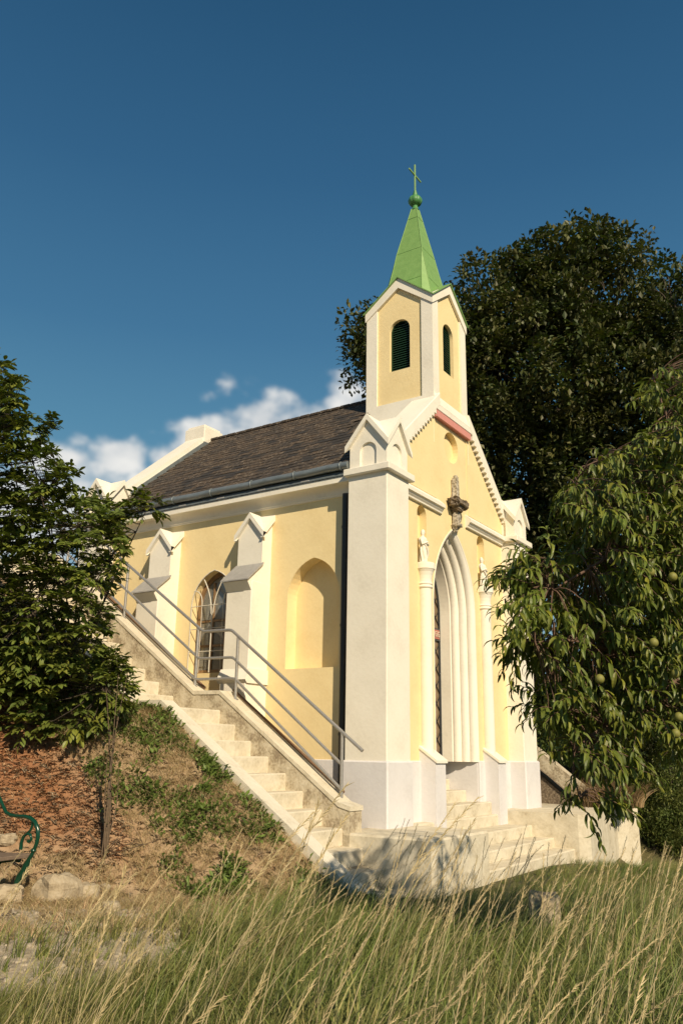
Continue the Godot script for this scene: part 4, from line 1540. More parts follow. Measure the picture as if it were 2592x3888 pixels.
var stone_at := Vector3.ZERO
func make_stones() -> void:
	stone_at = at(2075.0, 3650.0, 6.3)
	# [u, v, depth, half size, label]
	var list := [
		[230, 3300, 7.7, Vector3(0.21, 0.17, 0.18), "large flat tan stone right behind the bench leg"],
		[345, 3250, 7.9, Vector3(0.12, 0.09, 0.10), "brown stone wedged between the largest stone and the dry stems"],
		[35, 3385, 7.4, Vector3(0.13, 0.11, 0.11), "tan stone under the bench seat"],
		[291, 3184, 8.1, Vector3(0.032, 0.04, 0.03), "small upright pale stone, uppermost of a close pair above the flat stone"],
		[289, 3217, 8.0, Vector3(0.036, 0.026, 0.03), "small pale stone, lower of a close pair above the flat stone"],
		[320, 3172, 8.15, Vector3(0.03, 0.05, 0.03), "narrow pale stone leaning right of the close pair"],
		[418, 3180, 8.2, Vector3(0.055, 0.04, 0.04), "whitish stone at the foot of the dry stems"],
		[418, 3425, 7.3, Vector3(0.052, 0.04, 0.045), "round cream stone alone in the dry grass below the stems"],
		[430, 3360, 7.4, Vector3(0.10, 0.05, 0.08), "half buried tan slab in the dry grass"],
		[215, 3200, 7.95, Vector3(0.07, 0.06, 0.06), "grey tan stone on top of the flat stone"],
		[945, 3205, 8.3, Vector3(0.07, 0.025, 0.04), "long flat pinkish stone among the weeds beside the kerb"],
		[870, 3056, 8.9, Vector3(0.03, 0.02, 0.03), "small pale stone high on the bank near the kerb"],
		[25, 3200, 8.4, Vector3(0.10, 0.06, 0.07), "grey stone behind the bench arm rest"]]
	for i in list.size():
		var q: Array = list[i]
		var p := at(q[0], q[1], q[2])
		p.y = ground_y(p.x, p.z)
		var mb := MB.new()
		lump(mb, Vector3(0, (q[3] as Vector3).y * 0.45, 0), q[3], 0.22, 60 + i, 9, 14, 0.62)
		var o := solo("stone", mb, mats.field_stone, q[4], "stone", "stones on the bank")
		o.position = p
		o.rotation.y = i * 1.3
	# squared boundary stone in the tall grass
	var p := stone_at
	p.y = ground_y(p.x, p.z)
	var mb := MB.new()
	lump(mb, Vector3(0, 0.17, 0), Vector3(0.15, 0.30, 0.12), 0.10, 91, 16, 24, 0.28)
	var o := solo("boundary_stone", mb, mats.field_stone, "squared grey granite boundary stone standing in the tall grass", "stone")
	o.position = p
	o.rotation = Vector3(0.0, 0.4, -0.12)

# ---------------------------------------------------------------- ground
func foot_z(x: float) -> float:
	# line where the bank meets the level ground
	if x > -1.8:
		return 0.85
	return lerpf(0.85, -1.75, clampf((-1.9 - x) / 2.8, 0.0, 1.0)) - 0.45 * maxf(0.0, -4.7 - x)

func base_y(x: float, z: float) -> float:
	var b := lerpf(-1.43, -1.23, smoothstep(-2.0, -5.5, x))
	# the strip of grass in front of the camera rises a little towards it
	b -= 0.13 * clampf(x - 3.6, 0.0, 4.6)
	b += 0.10 * smoothstep(2.5, 6.0, z) * smoothstep(-3.0, -8.0, x)
	return b

func ground_y(x: float, z: float) -> float:
	var b := base_y(x, z)
	var y := b
	if x < -1.80:
		var d := foot_z(x) - z
		var up := 0.68 * (sqrt(d * d + 0.06) + d) * 0.5
		# near the kerb the bank follows it
		var near := smoothstep(-3.4, -1.8, x)
		var kerb := maxf(stair_y(clampf(z, -6.7, 0.9)) - 0.10, b)
		y = lerpf(b + minf(up, 4.4), kerb, near * 0.85)
		y += 0.05 * noise.get_noise_2d(x * 1.1, z * 1.1) + 0.02 * noise.get_noise_2d(x * 4.0, z * 4.0)
		if z > foot_z(x) + 0.5:
			y = b + 0.02 * noise.get_noise_2d(x * 1.3, z * 1.3)
	elif x > 6.9:
		var d2 := 0.55 - z
		y = lerpf(b, -0.95, smoothstep(1.0, 0.2, z))
		if x > 8.9:
			y += 0.5 * smoothstep(8.4, 10.0, x) * smoothstep(2.6, 0.6, z)
		y += 0.42 * minf((sqrt(d2 * d2 + 0.1) + d2) * 0.5, 7.0) * smoothstep(6.9, 7.8, x) * smoothstep(0.2, -0.9, z)
		y += 0.05 * noise.get_noise_2d(x * 0.9, z * 0.9)
	elif z < -7.0:
		y = lerpf(-1.5, 2.6, smoothstep(-7.0, -9.0, z))
	else:
		y = b - 0.06
	if z > 1.5 and x > -1.7:
		y += 0.03 * noise.get_noise_2d(x, z)
	return y

func ground_color(x: float, z: float) -> Color:
	# soil, mulch, path and turf colours (linear)
	var soil := Color(0.38, 0.275, 0.17)
	var mulch := Color(0.27, 0.125, 0.057)
	var path := Color(0.42, 0.36, 0.27)
	var turf := Color(0.10, 0.09, 0.035)
	var d := foot_z(x) - z
	var c := turf
	if x < -1.80:
		var n := noise.get_noise_2d(x * 0.9 + 5.0, z * 0.9) * 0.9
		c = soil
		c = c.lerp(mulch, smoothstep(0.25, 1.2, d + n * 0.7) * smoothstep(-2.9, -3.7, x))
		c = c.lerp(path, smoothstep(-0.2, -0.7, d + n * 0.25))
		c = c.lerp(turf, smoothstep(0.3, -0.5, past_meadow(x, z) + n * 0.5))
	var v := 1.0 + 0.18 * noise.get_noise_2d(x * 3.1, z * 3.1)
	return Color(c.r * v, c.g * v, c.b * v)

func make_ground() -> void:
	var xs := [-400.0, -120.0, -60.0, -34.0, -24.0, -18.0, -15.0, -13.0]
	var x := -12.0
	while x < -1.98:
		xs.append(x)
		x += 0.15
	xs.append_array([-1.94, -1.90, -1.87, -1.81, -1.795, -1.4, -0.9, 0.0, 1.0, 2.0, 3.0, 4.0, 5.0, 6.0, 6.6])
	x = 6.95
	while x < 12.0:
		xs.append(x)
		x += 0.3
	xs.append_array([13.0, 15.0, 18.0, 24.0, 34.0, 60.0, 120.0, 400.0])
	var zs := [-400.0, -120.0, -60.0, -34.0, -24.0, -18.0, -14.0, -11.0]
	var z := -9.6
	while z < 7.6:
		zs.append(z)
		z += 0.16
	zs.append_array([8.0, 10.0, 13.0, 18.0, 26.0, 40.0, 70.0, 130.0, 400.0])
	var mb := MB.new()
	mb.use_color = true
	var w := zs.size()
	var P := []
	var C := []
	for a in xs:
		for b in zs:
			P.append(Vector3(a, ground_y(a, b), b))
			C.append(ground_color(a, b))
	var N := []
	for i in xs.size():
		for j in w:
			var i0 := maxi(i - 1, 0)
			var i1 := mini(i + 1, xs.size() - 1)
			var j0 := maxi(j - 1, 0)
			var j1 := mini(j + 1, w - 1)
			N.append((P[i * w + j1] - P[i * w + j0]).cross(P[i1 * w + j] - P[i0 * w + j]).normalized())
	for i in xs.size() - 1:
		for j in w - 1:
			var q := [i * w + j, i * w + j + 1, (i + 1) * w + j + 1, (i + 1) * w + j]
			for t in [[0, 1, 2], [0, 2, 3]]:
				mb.v.append_array(PackedVector3Array([P[q[t[0]]], P[q[t[2]]], P[q[t[1]]]]))
				mb.n.append_array(PackedVector3Array([N[q[t[0]]], N[q[t[2]]], N[q[t[1]]]]))
				mb.c.append_array(PackedColorArray([C[q[t[0]]], C[q[t[2]]], C[q[t[1]]]]))
	solo("ground", mb, mats.ground, "dry sloping ground with bare soil, gravel path and turf", "", "", "structure")

# ---------------------------------------------------------------- vegetation
# one leaf lying along +z from its stalk at the origin, upper side +y; folded along the midrib and bent down
func leaf_mesh(length: float, width: float, fold: float, droop: float, seg: int, tipw: float, wave := 0.0) -> ArrayMesh:
	var mb := MB.new()
	mb.use_color = true
	var rows := []
	for i in seg + 1:
		var t := float(i) / seg
		var w := width * 0.5 * pow(sin(PI * pow(t, tipw)), 0.75) if i > 0 and i < seg else 0.0008
		var ang := droop * t
		var p := Vector3(0, -length * (1.0 - cos(ang)) / maxf(droop, 0.01), length * sin(ang) / maxf(droop, 0.01))
		var up := Vector3(0, cos(ang), sin(ang))
		var lift := up * w * fold + up * wave * w * sin(t * 15.0)
		rows.append([p - Vector3(w, 0, 0) + lift, p, p + Vector3(w, 0, 0) + lift, (up - Vector3(fold, 0, 0) * 0.7).normalized(), up, (up + Vector3(fold, 0, 0) * 0.7).normalized()])
	for i in seg:
		var a: Array = rows[i]
		var b: Array = rows[i + 1]
		# normals lean inwards on the two halves of a folded leaf
		var nl: Vector3 = (a[4] + Vector3(fold, 0, 0)).normalized()
		var nr: Vector3 = (a[4] - Vector3(fold, 0, 0)).normalized()
		mb.squad(a[0], b[0], b[1], a[1], nl, nl, nl, nl)
		mb.squad(a[1], b[1], b[2], a[2], nr, nr, nr, nr)
	return mb.mesh()

func leaf_basis(dir: Vector3, up: Vector3, s: float) -> Basis:
	var z := dir.normalized()
	var x := up.cross(z)
	if x.length() < 0.05:
		x = Vector3(1, 0, 0.3).cross(z)
	x = x.normalized()
	var y := z.cross(x).normalized()
	return Basis(x * s, y * s, z * s)

# leaves: [Transform3D, Color, size in view]; the first n as meshes of their own, the rest together
func hang_leaves(leaves: Array, mesh: Mesh, mat: Material, parent: Node, n: int, part_name: String, rest_name: String) -> void:
	for l in leaves:
		l.append((l[0] as Transform3D).origin.distance_to(CAM))
	var inside := []
	var other := []
	var inv := cam.transform.affine_inverse()
	for l in leaves:
		var q: Vector3 = inv * (l[0] as Transform3D).origin
		var u := q.x / -q.z * FOC
		var v := q.y / -q.z * FOC
		if n > 0 and q.z < 0.0 and absf(u) < 1290.0 and absf(v) < 1940.0:
			inside.append(l)
		else:
			other.append(l)
	inside.sort_custom(func(a, b): return a[2] < b[2])
	var tints := {}
	for i in inside.size():
		if i >= n:
			other.append(inside[i])
			continue
		var c: Color = inside[i][1]
		var key := Vector3i(int(c.r * 60.0), int(c.g * 40.0), int(c.b * 60.0))
		if not tints.has(key):
			var m: StandardMaterial3D = mat.duplicate()
			m.vertex_color_use_as_albedo = false
			m.albedo_color = c.linear_to_srgb()
			tints[key] = m
		var o := part(part_name, mesh, tints[key], parent)
		o.transform = inside[i][0]
	var mm := MultiMesh.new()
	mm.transform_format = MultiMesh.TRANSFORM_3D
	mm.use_colors = true
	mm.mesh = mesh
	mm.instance_count = other.size()
	for i in other.size():
		mm.set_instance_transform(i, other[i][0])
		mm.set_instance_color(i, other[i][1])
	var mi := MultiMeshInstance3D.new()
	mi.name = rest_name
	mi.multimesh = mm
	mi.material_override = mat
	mi.set_meta("kind", "stuff")
	parent.add_child(mi, true)

func curve_pts(a: Vector3, b: Vector3, sag: Vector3, n: int) -> Array:
	var l := []
	for i in n + 1:
		var t := float(i) / n
		l.append(a.lerp(b, t) + sag * 4.0 * t * (1.0 - t))
	return l

func taper(n: int, r0: float, r1: float) -> Array:
	var l := []
	for i in n + 1:
		l.append(lerpf(r0, r1, float(i) / n))
	return l

# a limb along points, smoothed
func limb(mb: MB, pts: Array, r0: float, r1: float, sides := 7) -> Array:
	var c := Curve3D.new()
	for i in pts.size():
		var tan := Vector3.ZERO
		if i > 0 and i < pts.size() - 1:
			tan = (pts[i + 1] - pts[i - 1]) * 0.18
		c.add_point(pts[i], -tan, tan)
	var n := maxi(4, int(c.get_baked_length() / 0.12))
	n = mini(n, 40)
	var l := []
	for i in n + 1:
		l.append(c.sample_baked(c.get_baked_length() * i / n, true))
	tube(mb, l, taper(n, r0, r1), sides)
	return l

func in_poly(p: Vector2, poly: PackedVector2Array) -> bool:
	return Geometry2D.is_point_in_polygon(p, poly)

# ---------------------------------------------------------------- peach tree
func make_peach() -> void:
	var base := at(2960.0, 3560.0, 5.5)
	base.y = ground_y(base.x, base.z) - 0.02
	var o := thing("peach_tree", "peach tree with long drooping leaves and green fruit in the right foreground", "tree")
	var tm := MB.new()
	var fork := at(2900.0, 2720.0, 5.45)
	limb(tm, [base, at(2930.0, 3100.0, 5.5), fork], 0.085, 0.06, 10)
	part("trunk", tm, mats.peach_bark, o)
	var limbs := MB.new()
	var nodes := []
	# visible limbs, then those beyond the right edge of the picture
	var paths := [
		[[fork, at(2660, 2250, 5.3), at(2500, 2110, 5.1), at(2380, 2090, 5.0), at(2250, 2150, 4.9), at(2100, 2240, 4.85)], 0.035, 0.006],
		[[at(2660, 2250, 5.3), at(2620, 2080, 5.3), at(2460, 1980, 5.2), at(2320, 1900, 5.15), at(2180, 1840, 5.1)], 0.024, 0.005],
		[[fork, at(2600, 2560, 5.2), at(2330, 2470, 5.0), at(2150, 2430, 4.85), at(2030, 2440, 4.8)], 0.028, 0.005],
		[[at(2600, 2560, 5.2), at(2420, 2680, 4.95), at(2260, 2780, 4.8), at(2170, 2880, 4.75), at(2200, 3030, 4.7)], 0.018, 0.004],
		[[at(2620, 2080, 5.3), at(2600, 1750, 5.4), at(2520, 1560, 5.45), at(2480, 1440, 5.45)], 0.020, 0.005],
		[[at(2460, 1980, 5.2), at(2330, 1750, 5.2), at(2290, 1740, 5.2), at(2220, 1770, 5.2)], 0.014, 0.004],
		[[fork, at(3150, 2100, 5.6), at(3300, 1600, 5.8), at(3200, 1150, 5.9)], 0.04, 0.006],
		[[fork, at(2860, 1900, 6.2), at(2740, 1500, 6.4), at(2650, 1250, 6.4)], 0.035, 0.005],
		[[fork, at(3400, 2400, 5.6), at(3800, 2100, 5.7), at(4100, 2200, 5.7)], 0.04, 0.006],
		[[fork, at(2800, 2250, 4.9), at(2900, 1750, 4.6), at(3100, 1350, 4.6)], 0.03, 0.005],
		[[fork, at(3100, 2300, 6.3), at(3500, 1800, 6.6), at(3700, 1500, 6.7)], 0.035, 0.005]]
	for p in paths:
		for q in limb(limbs, p[0], p[1], p[2]):
			nodes.append(q)
	# envelope of the foliage: [polygon in the picture, nearest, farthest, how many twigs]
	var env := [
		[[[2130, 1830], [2200, 1775], [2290, 1730], [2420, 1690], [2592, 1590], [2660, 2000], [2660, 2850], [2500, 2800], [2400, 2740], [2300, 2790], [2230, 2740], [2150, 2740], [2110, 2640], [2080, 2500], [2110, 2400], [2130, 2260], [2170, 2130], [2150, 2010], [2200, 1930]], 4.7, 5.8, 760],
		[[[2440, 1420], [2592, 1330], [2680, 1330], [2680, 1800], [2480, 1700]], 5.2, 5.9, 95],
		[[[1985, 2110], [2030, 2090], [2100, 2140], [2110, 2380], [2040, 2380], [2010, 2300], [1985, 2220]], 4.75, 5.0, 48],
		[[[1945, 2440], [2010, 2400], [2090, 2450], [2060, 2510], [1960, 2490]], 4.75, 4.95, 20],
		[[[2050, 2570], [2120, 2560], [2160, 2700], [2090, 2720]], 4.7, 4.95, 24],
		[[[2140, 2800], [2360, 2780], [2330, 2900], [2200, 2940]], 4.65, 4.95, 30],
		[[[2190, 3010], [2280, 2990], [2290, 3060], [2220, 3080]], 4.68, 4.75, 8],
		[[[2660, 1300], [3300, 1200], [3500, 1900], [3400, 2500], [3000, 2650], [2660, 2650]], 4.6, 6.4, 260]]
	var leaves := []
	var twigs := MB.new()
	var fruit_spots := []
	for e in env:
		var poly := pv(e[0])
		var lo := Vector2(1e9, 1e9)
		var hi := -lo
		for q in poly:
			lo = lo.min(q)
			hi = hi.max(q)
		var k := 0
		while k < e[3]:
			var q := Vector2(rr(lo.x, hi.x), rr(lo.y, hi.y))
			if not in_poly(q, poly):
				continue
			k += 1
			var p := at(q.x, q.y, rr(e[1], e[2]))
			# the nearest limb point that is not below
			var best: Vector3 = nodes[0]
			var bd := 1e9
			for nd in nodes:
				var dd: float = p.distance_squared_to(nd) + (0.2 if nd.y < p.y - 0.15 else 0.0)
				if dd < bd:
					bd = dd
					best = nd
			var out := p - best
			out.y *= 0.4
			if out.length() < 0.05:
				out = Vector3(rr(-1, 1), 0.1, rr(-1, 1))
			out = out.normalized()
			var len := rr(0.16, 0.30)
			var dir := (out * 0.9 + Vector3(rr(-0.6, 0.6), rr(-0.5, 0.35), rr(-0.6, 0.6))).normalized()
			var tip := p + dir * len + Vector3(0, -0.06, 0)
			if bd < 0.35:
				tube(twigs, curve_pts(best, p, Vector3(0, 0.03, 0), 4), taper(4, 0.005, 0.003), 4, false)
			var tw := curve_pts(p, tip, Vector3(0, 0.02, 0), 5)
			tube(twigs, tw, taper(5, 0.003, 0.0014), 4, false)
			var n := int(len / 0.017)
			for i in n:
				var t := (i + 0.5) / n
				var at_p := p.lerp(tip, t) + Vector3(0, 0.08 * t * (1.0 - t), 0)
				var a := i * 2.4 + rr(-0.4, 0.4)
				var side := dir.cross(Y).normalized()
				var v := dir.cross(side)
				var ld := (side * cos(a) + v * sin(a)) * 0.9 + dir * 0.65 + Vector3(0, -0.55, 0)
				if i == n - 1:
					ld = dir + Vector3(0, -0.2, 0)
				var s := rr(0.75, 1.15) * (0.7 + 0.3 * sin(PI * minf(1.0, t + 0.2)))
				var bs := leaf_basis(ld, Y + Vector3(rr(-0.5, 0.5), 0, rr(-0.5, 0.5)), s)
				var g := rr(0.75, 1.25)
				var yl := pow(rng.randf(), 3.0)
				leaves.append([Transform3D(bs, at_p), Color((0.112 + 0.10 * yl) * g, (0.148 + 0.065 * yl) * g, 0.026 * g)])
			if rng.randf() < 0.06:
				fruit_spots.append(p + Vector3(0, -0.035, 0))
	part("limbs", limbs, mats.peach_bark, o)
	part("twigs", twigs, mats.peach_bark, o)
	hang_leaves(leaves, leaf_mesh(0.110, 0.0265, 0.42, 1.25, 6, 0.75, 0.10), mats.peach_leaf, o, 300, "leaf", "foliage")
	var pm := MB.new()
	lump(pm, Vector3.ZERO, Vector3(0.025, 0.026, 0.025), 0.02, 5, 14, 20, 1.0)
	var mesh := pm.mesh()
	for q in [[2435, 1970, 5.0], [2467, 2172, 4.9], [2552, 2190, 4.9], [2563, 2558, 4.85], [2275, 2578, 4.75], [2575, 2722, 4.85], [2563, 2785, 4.85], [2480, 2440, 4.85]]:
		var f := part("peach", mesh, mats.peach_fruit, o)
		f.position = at(q[0], q[1], q[2] - 0.3)
	for i in mini(22, fruit_spots.size()):
		var f := part("peach", mesh, mats.peach_fruit, o)
		f.position = fruit_spots[i]

# ---------------------------------------------------------------- elder bush on the bank
func make_elder() -> void:
	var base := at(250.0, 2800.0, 10.6)
	base.y = ground_y(base.x, base.z) - 0.03
	var o := thing("elder_bush", "large leafy elder bush on the bank left of the stair", "bush")
	var stems := MB.new()
	var nodes := []
	var tips := [[60, 1500, 9.4], [180, 1850, 9.2], [300, 2000, 9.2], [420, 2120, 9.2], [-200, 1500, 9.8], [-300, 2000, 9.4], [120, 2300, 8.9], [350, 2400, 9.1], [-100, 2200, 8.9], [560, 1930, 9.4], [230, 2000, 10.2], [-500, 1800, 10.2], [-60, 1350, 10.0], [400, 2600, 9.0]]
	for t in tips:
		var tip := at(t[0], t[1], t[2] * 1.11)
		var mid := base.lerp(tip, 0.5) + Vector3(rr(-0.2, 0.2), 0.25, rr(-0.2, 0.2))
		for q in limb(stems, [base + Vector3(rr(-0.15, 0.15), 0, rr(-0.15, 0.15)), base.lerp(mid, 0.4) + Vector3(0, 0.1, 0), mid, tip], rr(0.014, 0.026), 0.004, 6):
			nodes.append(q)
	part("stems", stems, mats.bark, o)
	var env := [
		[[[-700, 1500], [-300, 1250], [-60, 1300], [20, 1400], [90, 1440], [80, 1520], [120, 1590], [180, 1690], [250, 1780], [330, 1860], [420, 1950], [470, 2040], [470, 2130], [420, 2200], [400, 2300], [390, 2420], [420, 2520], [400, 2620], [440, 2690], [360, 2760], [150, 2780], [-100, 2760], [-700, 2700]], 8.6, 10.2, 2700],
		[[[470, 1920], [560, 1870], [600, 1880], [590, 1930], [500, 1960], [430, 1990]], 9.2, 9.5, 16],
		[[[150, 1600], [235, 1595], [240, 1625], [160, 1660]], 9.2, 9.5, 5],
		[[[380, 2480], [470, 2520], [480, 2620], [420, 2700], [360, 2650]], 8.9, 9.3, 40]]
	var leaves := []
	var twigs := MB.new()
	for e in env:
		var poly := pv(e[0])
		var lo := Vector2(1e9, 1e9)
		var hi := -lo
		for q in poly:
			lo = lo.min(q)
			hi = hi.max(q)
		var k := 0
		while k < e[3]:
			var q := Vector2(rr(lo.x, hi.x), rr(lo.y, hi.y))
			if not in_poly(q, poly):
				continue
			k += 1
			var p := at(q.x, q.y, lerpf(e[1], e[2], pow(rng.randf(), 1.1)) * 1.11)
			if p.y < ground_y(p.x, p.z) + 0.05:
				continue
			var best: Vector3 = nodes[0]
			var bd := 1e9
			for nd in nodes:
				var dd: float = p.distance_squared_to(nd)
				if dd < bd:
					bd = dd
					best = nd
			var out := (p - base)
			out.y = 0.0
			out = (out.normalized() + (p - best).normalized()).normalized()
			var dir := (out + Vector3(rr(-0.6, 0.6), rr(-0.2, 0.7), rr(-0.6, 0.6))).normalized()
			if bd < 0.5:
				tube(twigs, curve_pts(best, p, Vector3(0, -0.03, 0), 3), taper(3, 0.006, 0.003), 4, false)
			# two or three compound leaves at the end of the twig
			for j in 3:
				var cd := (dir + Vector3(rr(-0.9, 0.9), rr(-0.4, 0.4), rr(-0.9, 0.9))).normalized()
				var L := rr(0.14, 0.21)
				var end := p + cd * L + Vector3(0, -0.03, 0)
				tube(twigs, [p, p.lerp(end, 0.5) + Vector3(0, 0.012, 0), end], [0.002, 0.0018, 0.001], 3, false)
				var side := cd.cross(Y).normalized()
				var g := rr(0.72, 1.3)
				var yl := pow(rng.randf(), 2.5)
				var col := Color((0.115 + 0.085 * yl) * g, (0.155 + 0.055 * yl) * g, 0.030 * g)
				for i in 7:
					var t := 0.35 + 0.65 * float(i / 2) / 3.0
					var lp := p.lerp(end, t) + Vector3(0, 0.02 * (1.0 - t), 0)
					var ld := cd * 0.5 + side * (1.0 if i % 2 == 0 else -1.0) * 0.85 + Vector3(0, -0.1, 0)
					if i == 6:
						ld = cd
						lp = end
					var bs := leaf_basis(ld + Vector3(rr(-0.15, 0.15), rr(-0.2, 0.1), rr(-0.15, 0.15)), Y + Vector3(rr(-0.4, 0.4), 0, rr(-0.4, 0.4)), rr(0.8, 1.15))
					leaves.append([Transform3D(bs, lp), col])
	part("twigs", twigs, mats.bark, o)
	hang_leaves(leaves, leaf_mesh(0.104, 0.048, 0.28, 0.55, 5, 0.85), mats.bush_leaf, o, 300, "leaf", "foliage")

# ---------------------------------------------------------------- big trees behind
func leaf_cluster(n: int, radius: float, ll: float, lw: float, sd: int) -> ArrayMesh:
	var r := RandomNumberGenerator.new()
	r.seed = sd
	var mb := MB.new()
	mb.use_color = true
	for i in n:
		var d := Vector3(r.randf_range(-1, 1), r.randf_range(-0.7, 1), r.randf_range(-1, 1)).normalized()
		var p := d * radius * pow(r.randf(), 0.6)
		var g := r.randf_range(0.7, 1.3)
		mb.tint = Color(g, g, g)
		var bs := leaf_basis(d + Vector3(r.randf_range(-0.7, 0.7), r.randf_range(-0.5, 0.3), r.randf_range(-0.7, 0.7)), Y + Vector3(r.randf_range(-0.6, 0.6), 0, r.randf_range(-0.6, 0.6)), r.randf_range(0.75, 1.2))
		var z := bs.z * ll
		var x := bs.x * lw * 0.5
		var y := bs.y * lw * 0.14
		var a := p
		var m := p + z * 0.55
		var t := p + z - bs.y * ll * 0.15
		var nl := (bs.y + bs.x * 0.3).normalized()
		var nr := (bs.y - bs.x * 0.3).normalized()
		mb.stri(a, m - x + y, m, nl, nl, nl)
		mb.stri(m - x + y, t, m, nl, nl, nl)
		mb.stri(a, m, m + x + y, nr, nr, nr)
		mb.stri(m, t, m + x + y, nr, nr, nr)
	return mb.mesh()

# lobes: [u, v, depth, radius]; clumps spread through them, denser near the outside
func make_big_tree(called: String, label: String, foot: Vector3, lobes: Array, per_m3: float, col: Color, mat: Material, csize: float, sd: int, group := "") -> void:
	rng.seed = sd
	var o := thing(called, label, "tree", Vector3.ZERO, group)
	var tm := MB.new()
	var limbs := MB.new()
	var centre := Vector3.ZERO
	for l in lobes:
		centre += at(l[0], l[1], l[2])
	centre /= lobes.size()
	var crotch := foot.lerp(Vector3(centre.x, foot.y, centre.z), 0.4)
	crotch.y = lerpf(foot.y, centre.y, 0.42)
	limb(tm, [foot, foot.lerp(crotch, 0.5) + Vector3(0.1, 0, 0.05), crotch], 0.36, 0.24, 12)
	var ends := []
	for l in lobes:
		var c := at(l[0], l[1], l[2])
		var mid := crotch.lerp(c, 0.55) + Vector3(rr(-0.4, 0.4), -0.2, rr(-0.4, 0.4))
		for q in limb(limbs, [crotch - Y * rr(0.0, 0.8), mid, c], rr(0.09, 0.15), 0.03, 7):
			ends.append(q)
		for k in 7:
			var d := Vector3(rr(-1, 1), rr(-0.4, 1), rr(-1, 1)).normalized()
			limb(limbs, [mid.lerp(c, rng.randf()), c + d * l[3] * 0.5 + Vector3(rr(-0.2, 0.2), 0, 0), c + d * l[3] * 0.92], 0.035, 0.006, 5)
	part("trunk", tm, mats.bark, o)
	part("limbs", limbs, mats.bark, o)
	var inst := [[], [], []]
	for l in lobes:
		var c := at(l[0], l[1], l[2])
		var n := int(per_m3 * 4.19 * pow(l[3], 3.0) / (1.0 + 0.25 * l[3]))
		for k in n:
			var d := Vector3(rr(-1, 1), rr(-1, 1), rr(-1, 1))
			while d.length() > 1.0 or d.length() < 0.1:
				d = Vector3(rr(-1, 1), rr(-1, 1), rr(-1, 1))
			var rad := pow(d.length(), 0.45)
			d = d.normalized()
			var bump := 1.0 + 0.26 * noise.get_noise_3dv(d * 1.9 + c) + 0.10 * noise.get_noise_3dv(d * 5.0 + c)
			var p: Vector3 = c + d * l[3] * rad * bump
			# clumps: leave gaps where the noise is low
			if noise.get_noise_3dv(p * 0.95) < -0.16:
				continue
			var bs := Basis(Vector3(rr(-1, 1), rr(-1, 1), rr(-1, 1)).normalized(), rr(-0.6, 0.6)) * Basis(Y, rr(0, TAU))
			var s := rr(0.75, 1.25) * csize
			var g := rr(0.7, 1.25)
			inst[rng.randi() % 3].append([Transform3D(bs.scaled(Vector3.ONE * s), p), Color(col.r * g * rr(0.85, 1.35), col.g * g, col.b * g)])
	var crown := Node3D.new()
	crown.name = "crown"
	o.add_child(crown, true)
	for v in 3:
		var mm := MultiMesh.new()
		mm.transform_format = MultiMesh.TRANSFORM_3D
		mm.use_colors = true
		mm.mesh = leaf_cluster(30, 0.30, 0.145, 0.085, 700 + v)
		mm.instance_count = inst[v].size()
		for i in inst[v].size():
			mm.set_instance_transform(i, inst[v][i][0])
			mm.set_instance_color(i, inst[v][i][1])
		var mi := MultiMeshInstance3D.new()
		mi.name = "foliage"
		mi.multimesh = mm
		mi.material_override = mat
		mi.set_meta("kind", "stuff")
		crown.add_child(mi, true)

func make_trees() -> void:
	var f1 := at(2010.0, 2700.0, 22.0)
	f1.y = ground_y(f1.x, f1.z) - 0.1
	make_big_tree("oak_tree", "tall dark green oak tree behind the chapel tower", f1, [
		[2230, 1120, 22.0, 1.9], [2080, 1110, 22.5, 1.5], [1900, 1180, 22.0, 1.55], [2380, 1200, 22.0, 1.6], [1790, 1260, 21.5, 1.2], [2000, 1420, 21.5, 2.1], [2250, 1480, 21.5, 2.2], [1700, 1480, 22.0, 1.6], [1520, 1330, 22.5, 1.3], [1390, 1260, 22.6, 0.62], [1375, 1400, 22.6, 0.55], [1430, 1330, 22.6, 0.9], [2460, 1550, 22.0, 1.9], [1850, 1650, 22.0, 1.7], [2060, 1800, 21.5, 1.7], [2300, 1850, 21.5, 2.0], [1960, 2000, 22.0, 1.2], [2150, 2120, 21.5, 1.4], [2480, 2000, 21.5, 2.0], [1850, 1400, 23.0, 1.5], [2235, 950, 22.0, 0.75], [2110, 960, 22.2, 0.6], [1990, 1020, 22.0, 0.6], [2380, 1020, 22.0, 0.55]], 21.0, Color(0.075, 0.094, 0.024), mats.oak_leaf, 1.0, 901)
	var f2 := at(2760.0, 2700.0, 20.0)
	f2.y = ground_y(f2.x, f2.z) - 0.1
	make_big_tree("oak_tree", "dark green tree at the right edge beyond the big oak", f2, [
		[2650, 1180, 20.0, 1.3], [2560, 1130, 20.0, 0.7], [2700, 1500, 20.0, 2.0], [2800, 1900, 20.0, 2.2], [2600, 1800, 19.5, 1.6], [2950, 1400, 20.0, 2.0], [2600, 2150, 19.5, 1.5]], 19.0, Color(0.062, 0.082, 0.021), mats.oak_leaf, 1.0, 902)

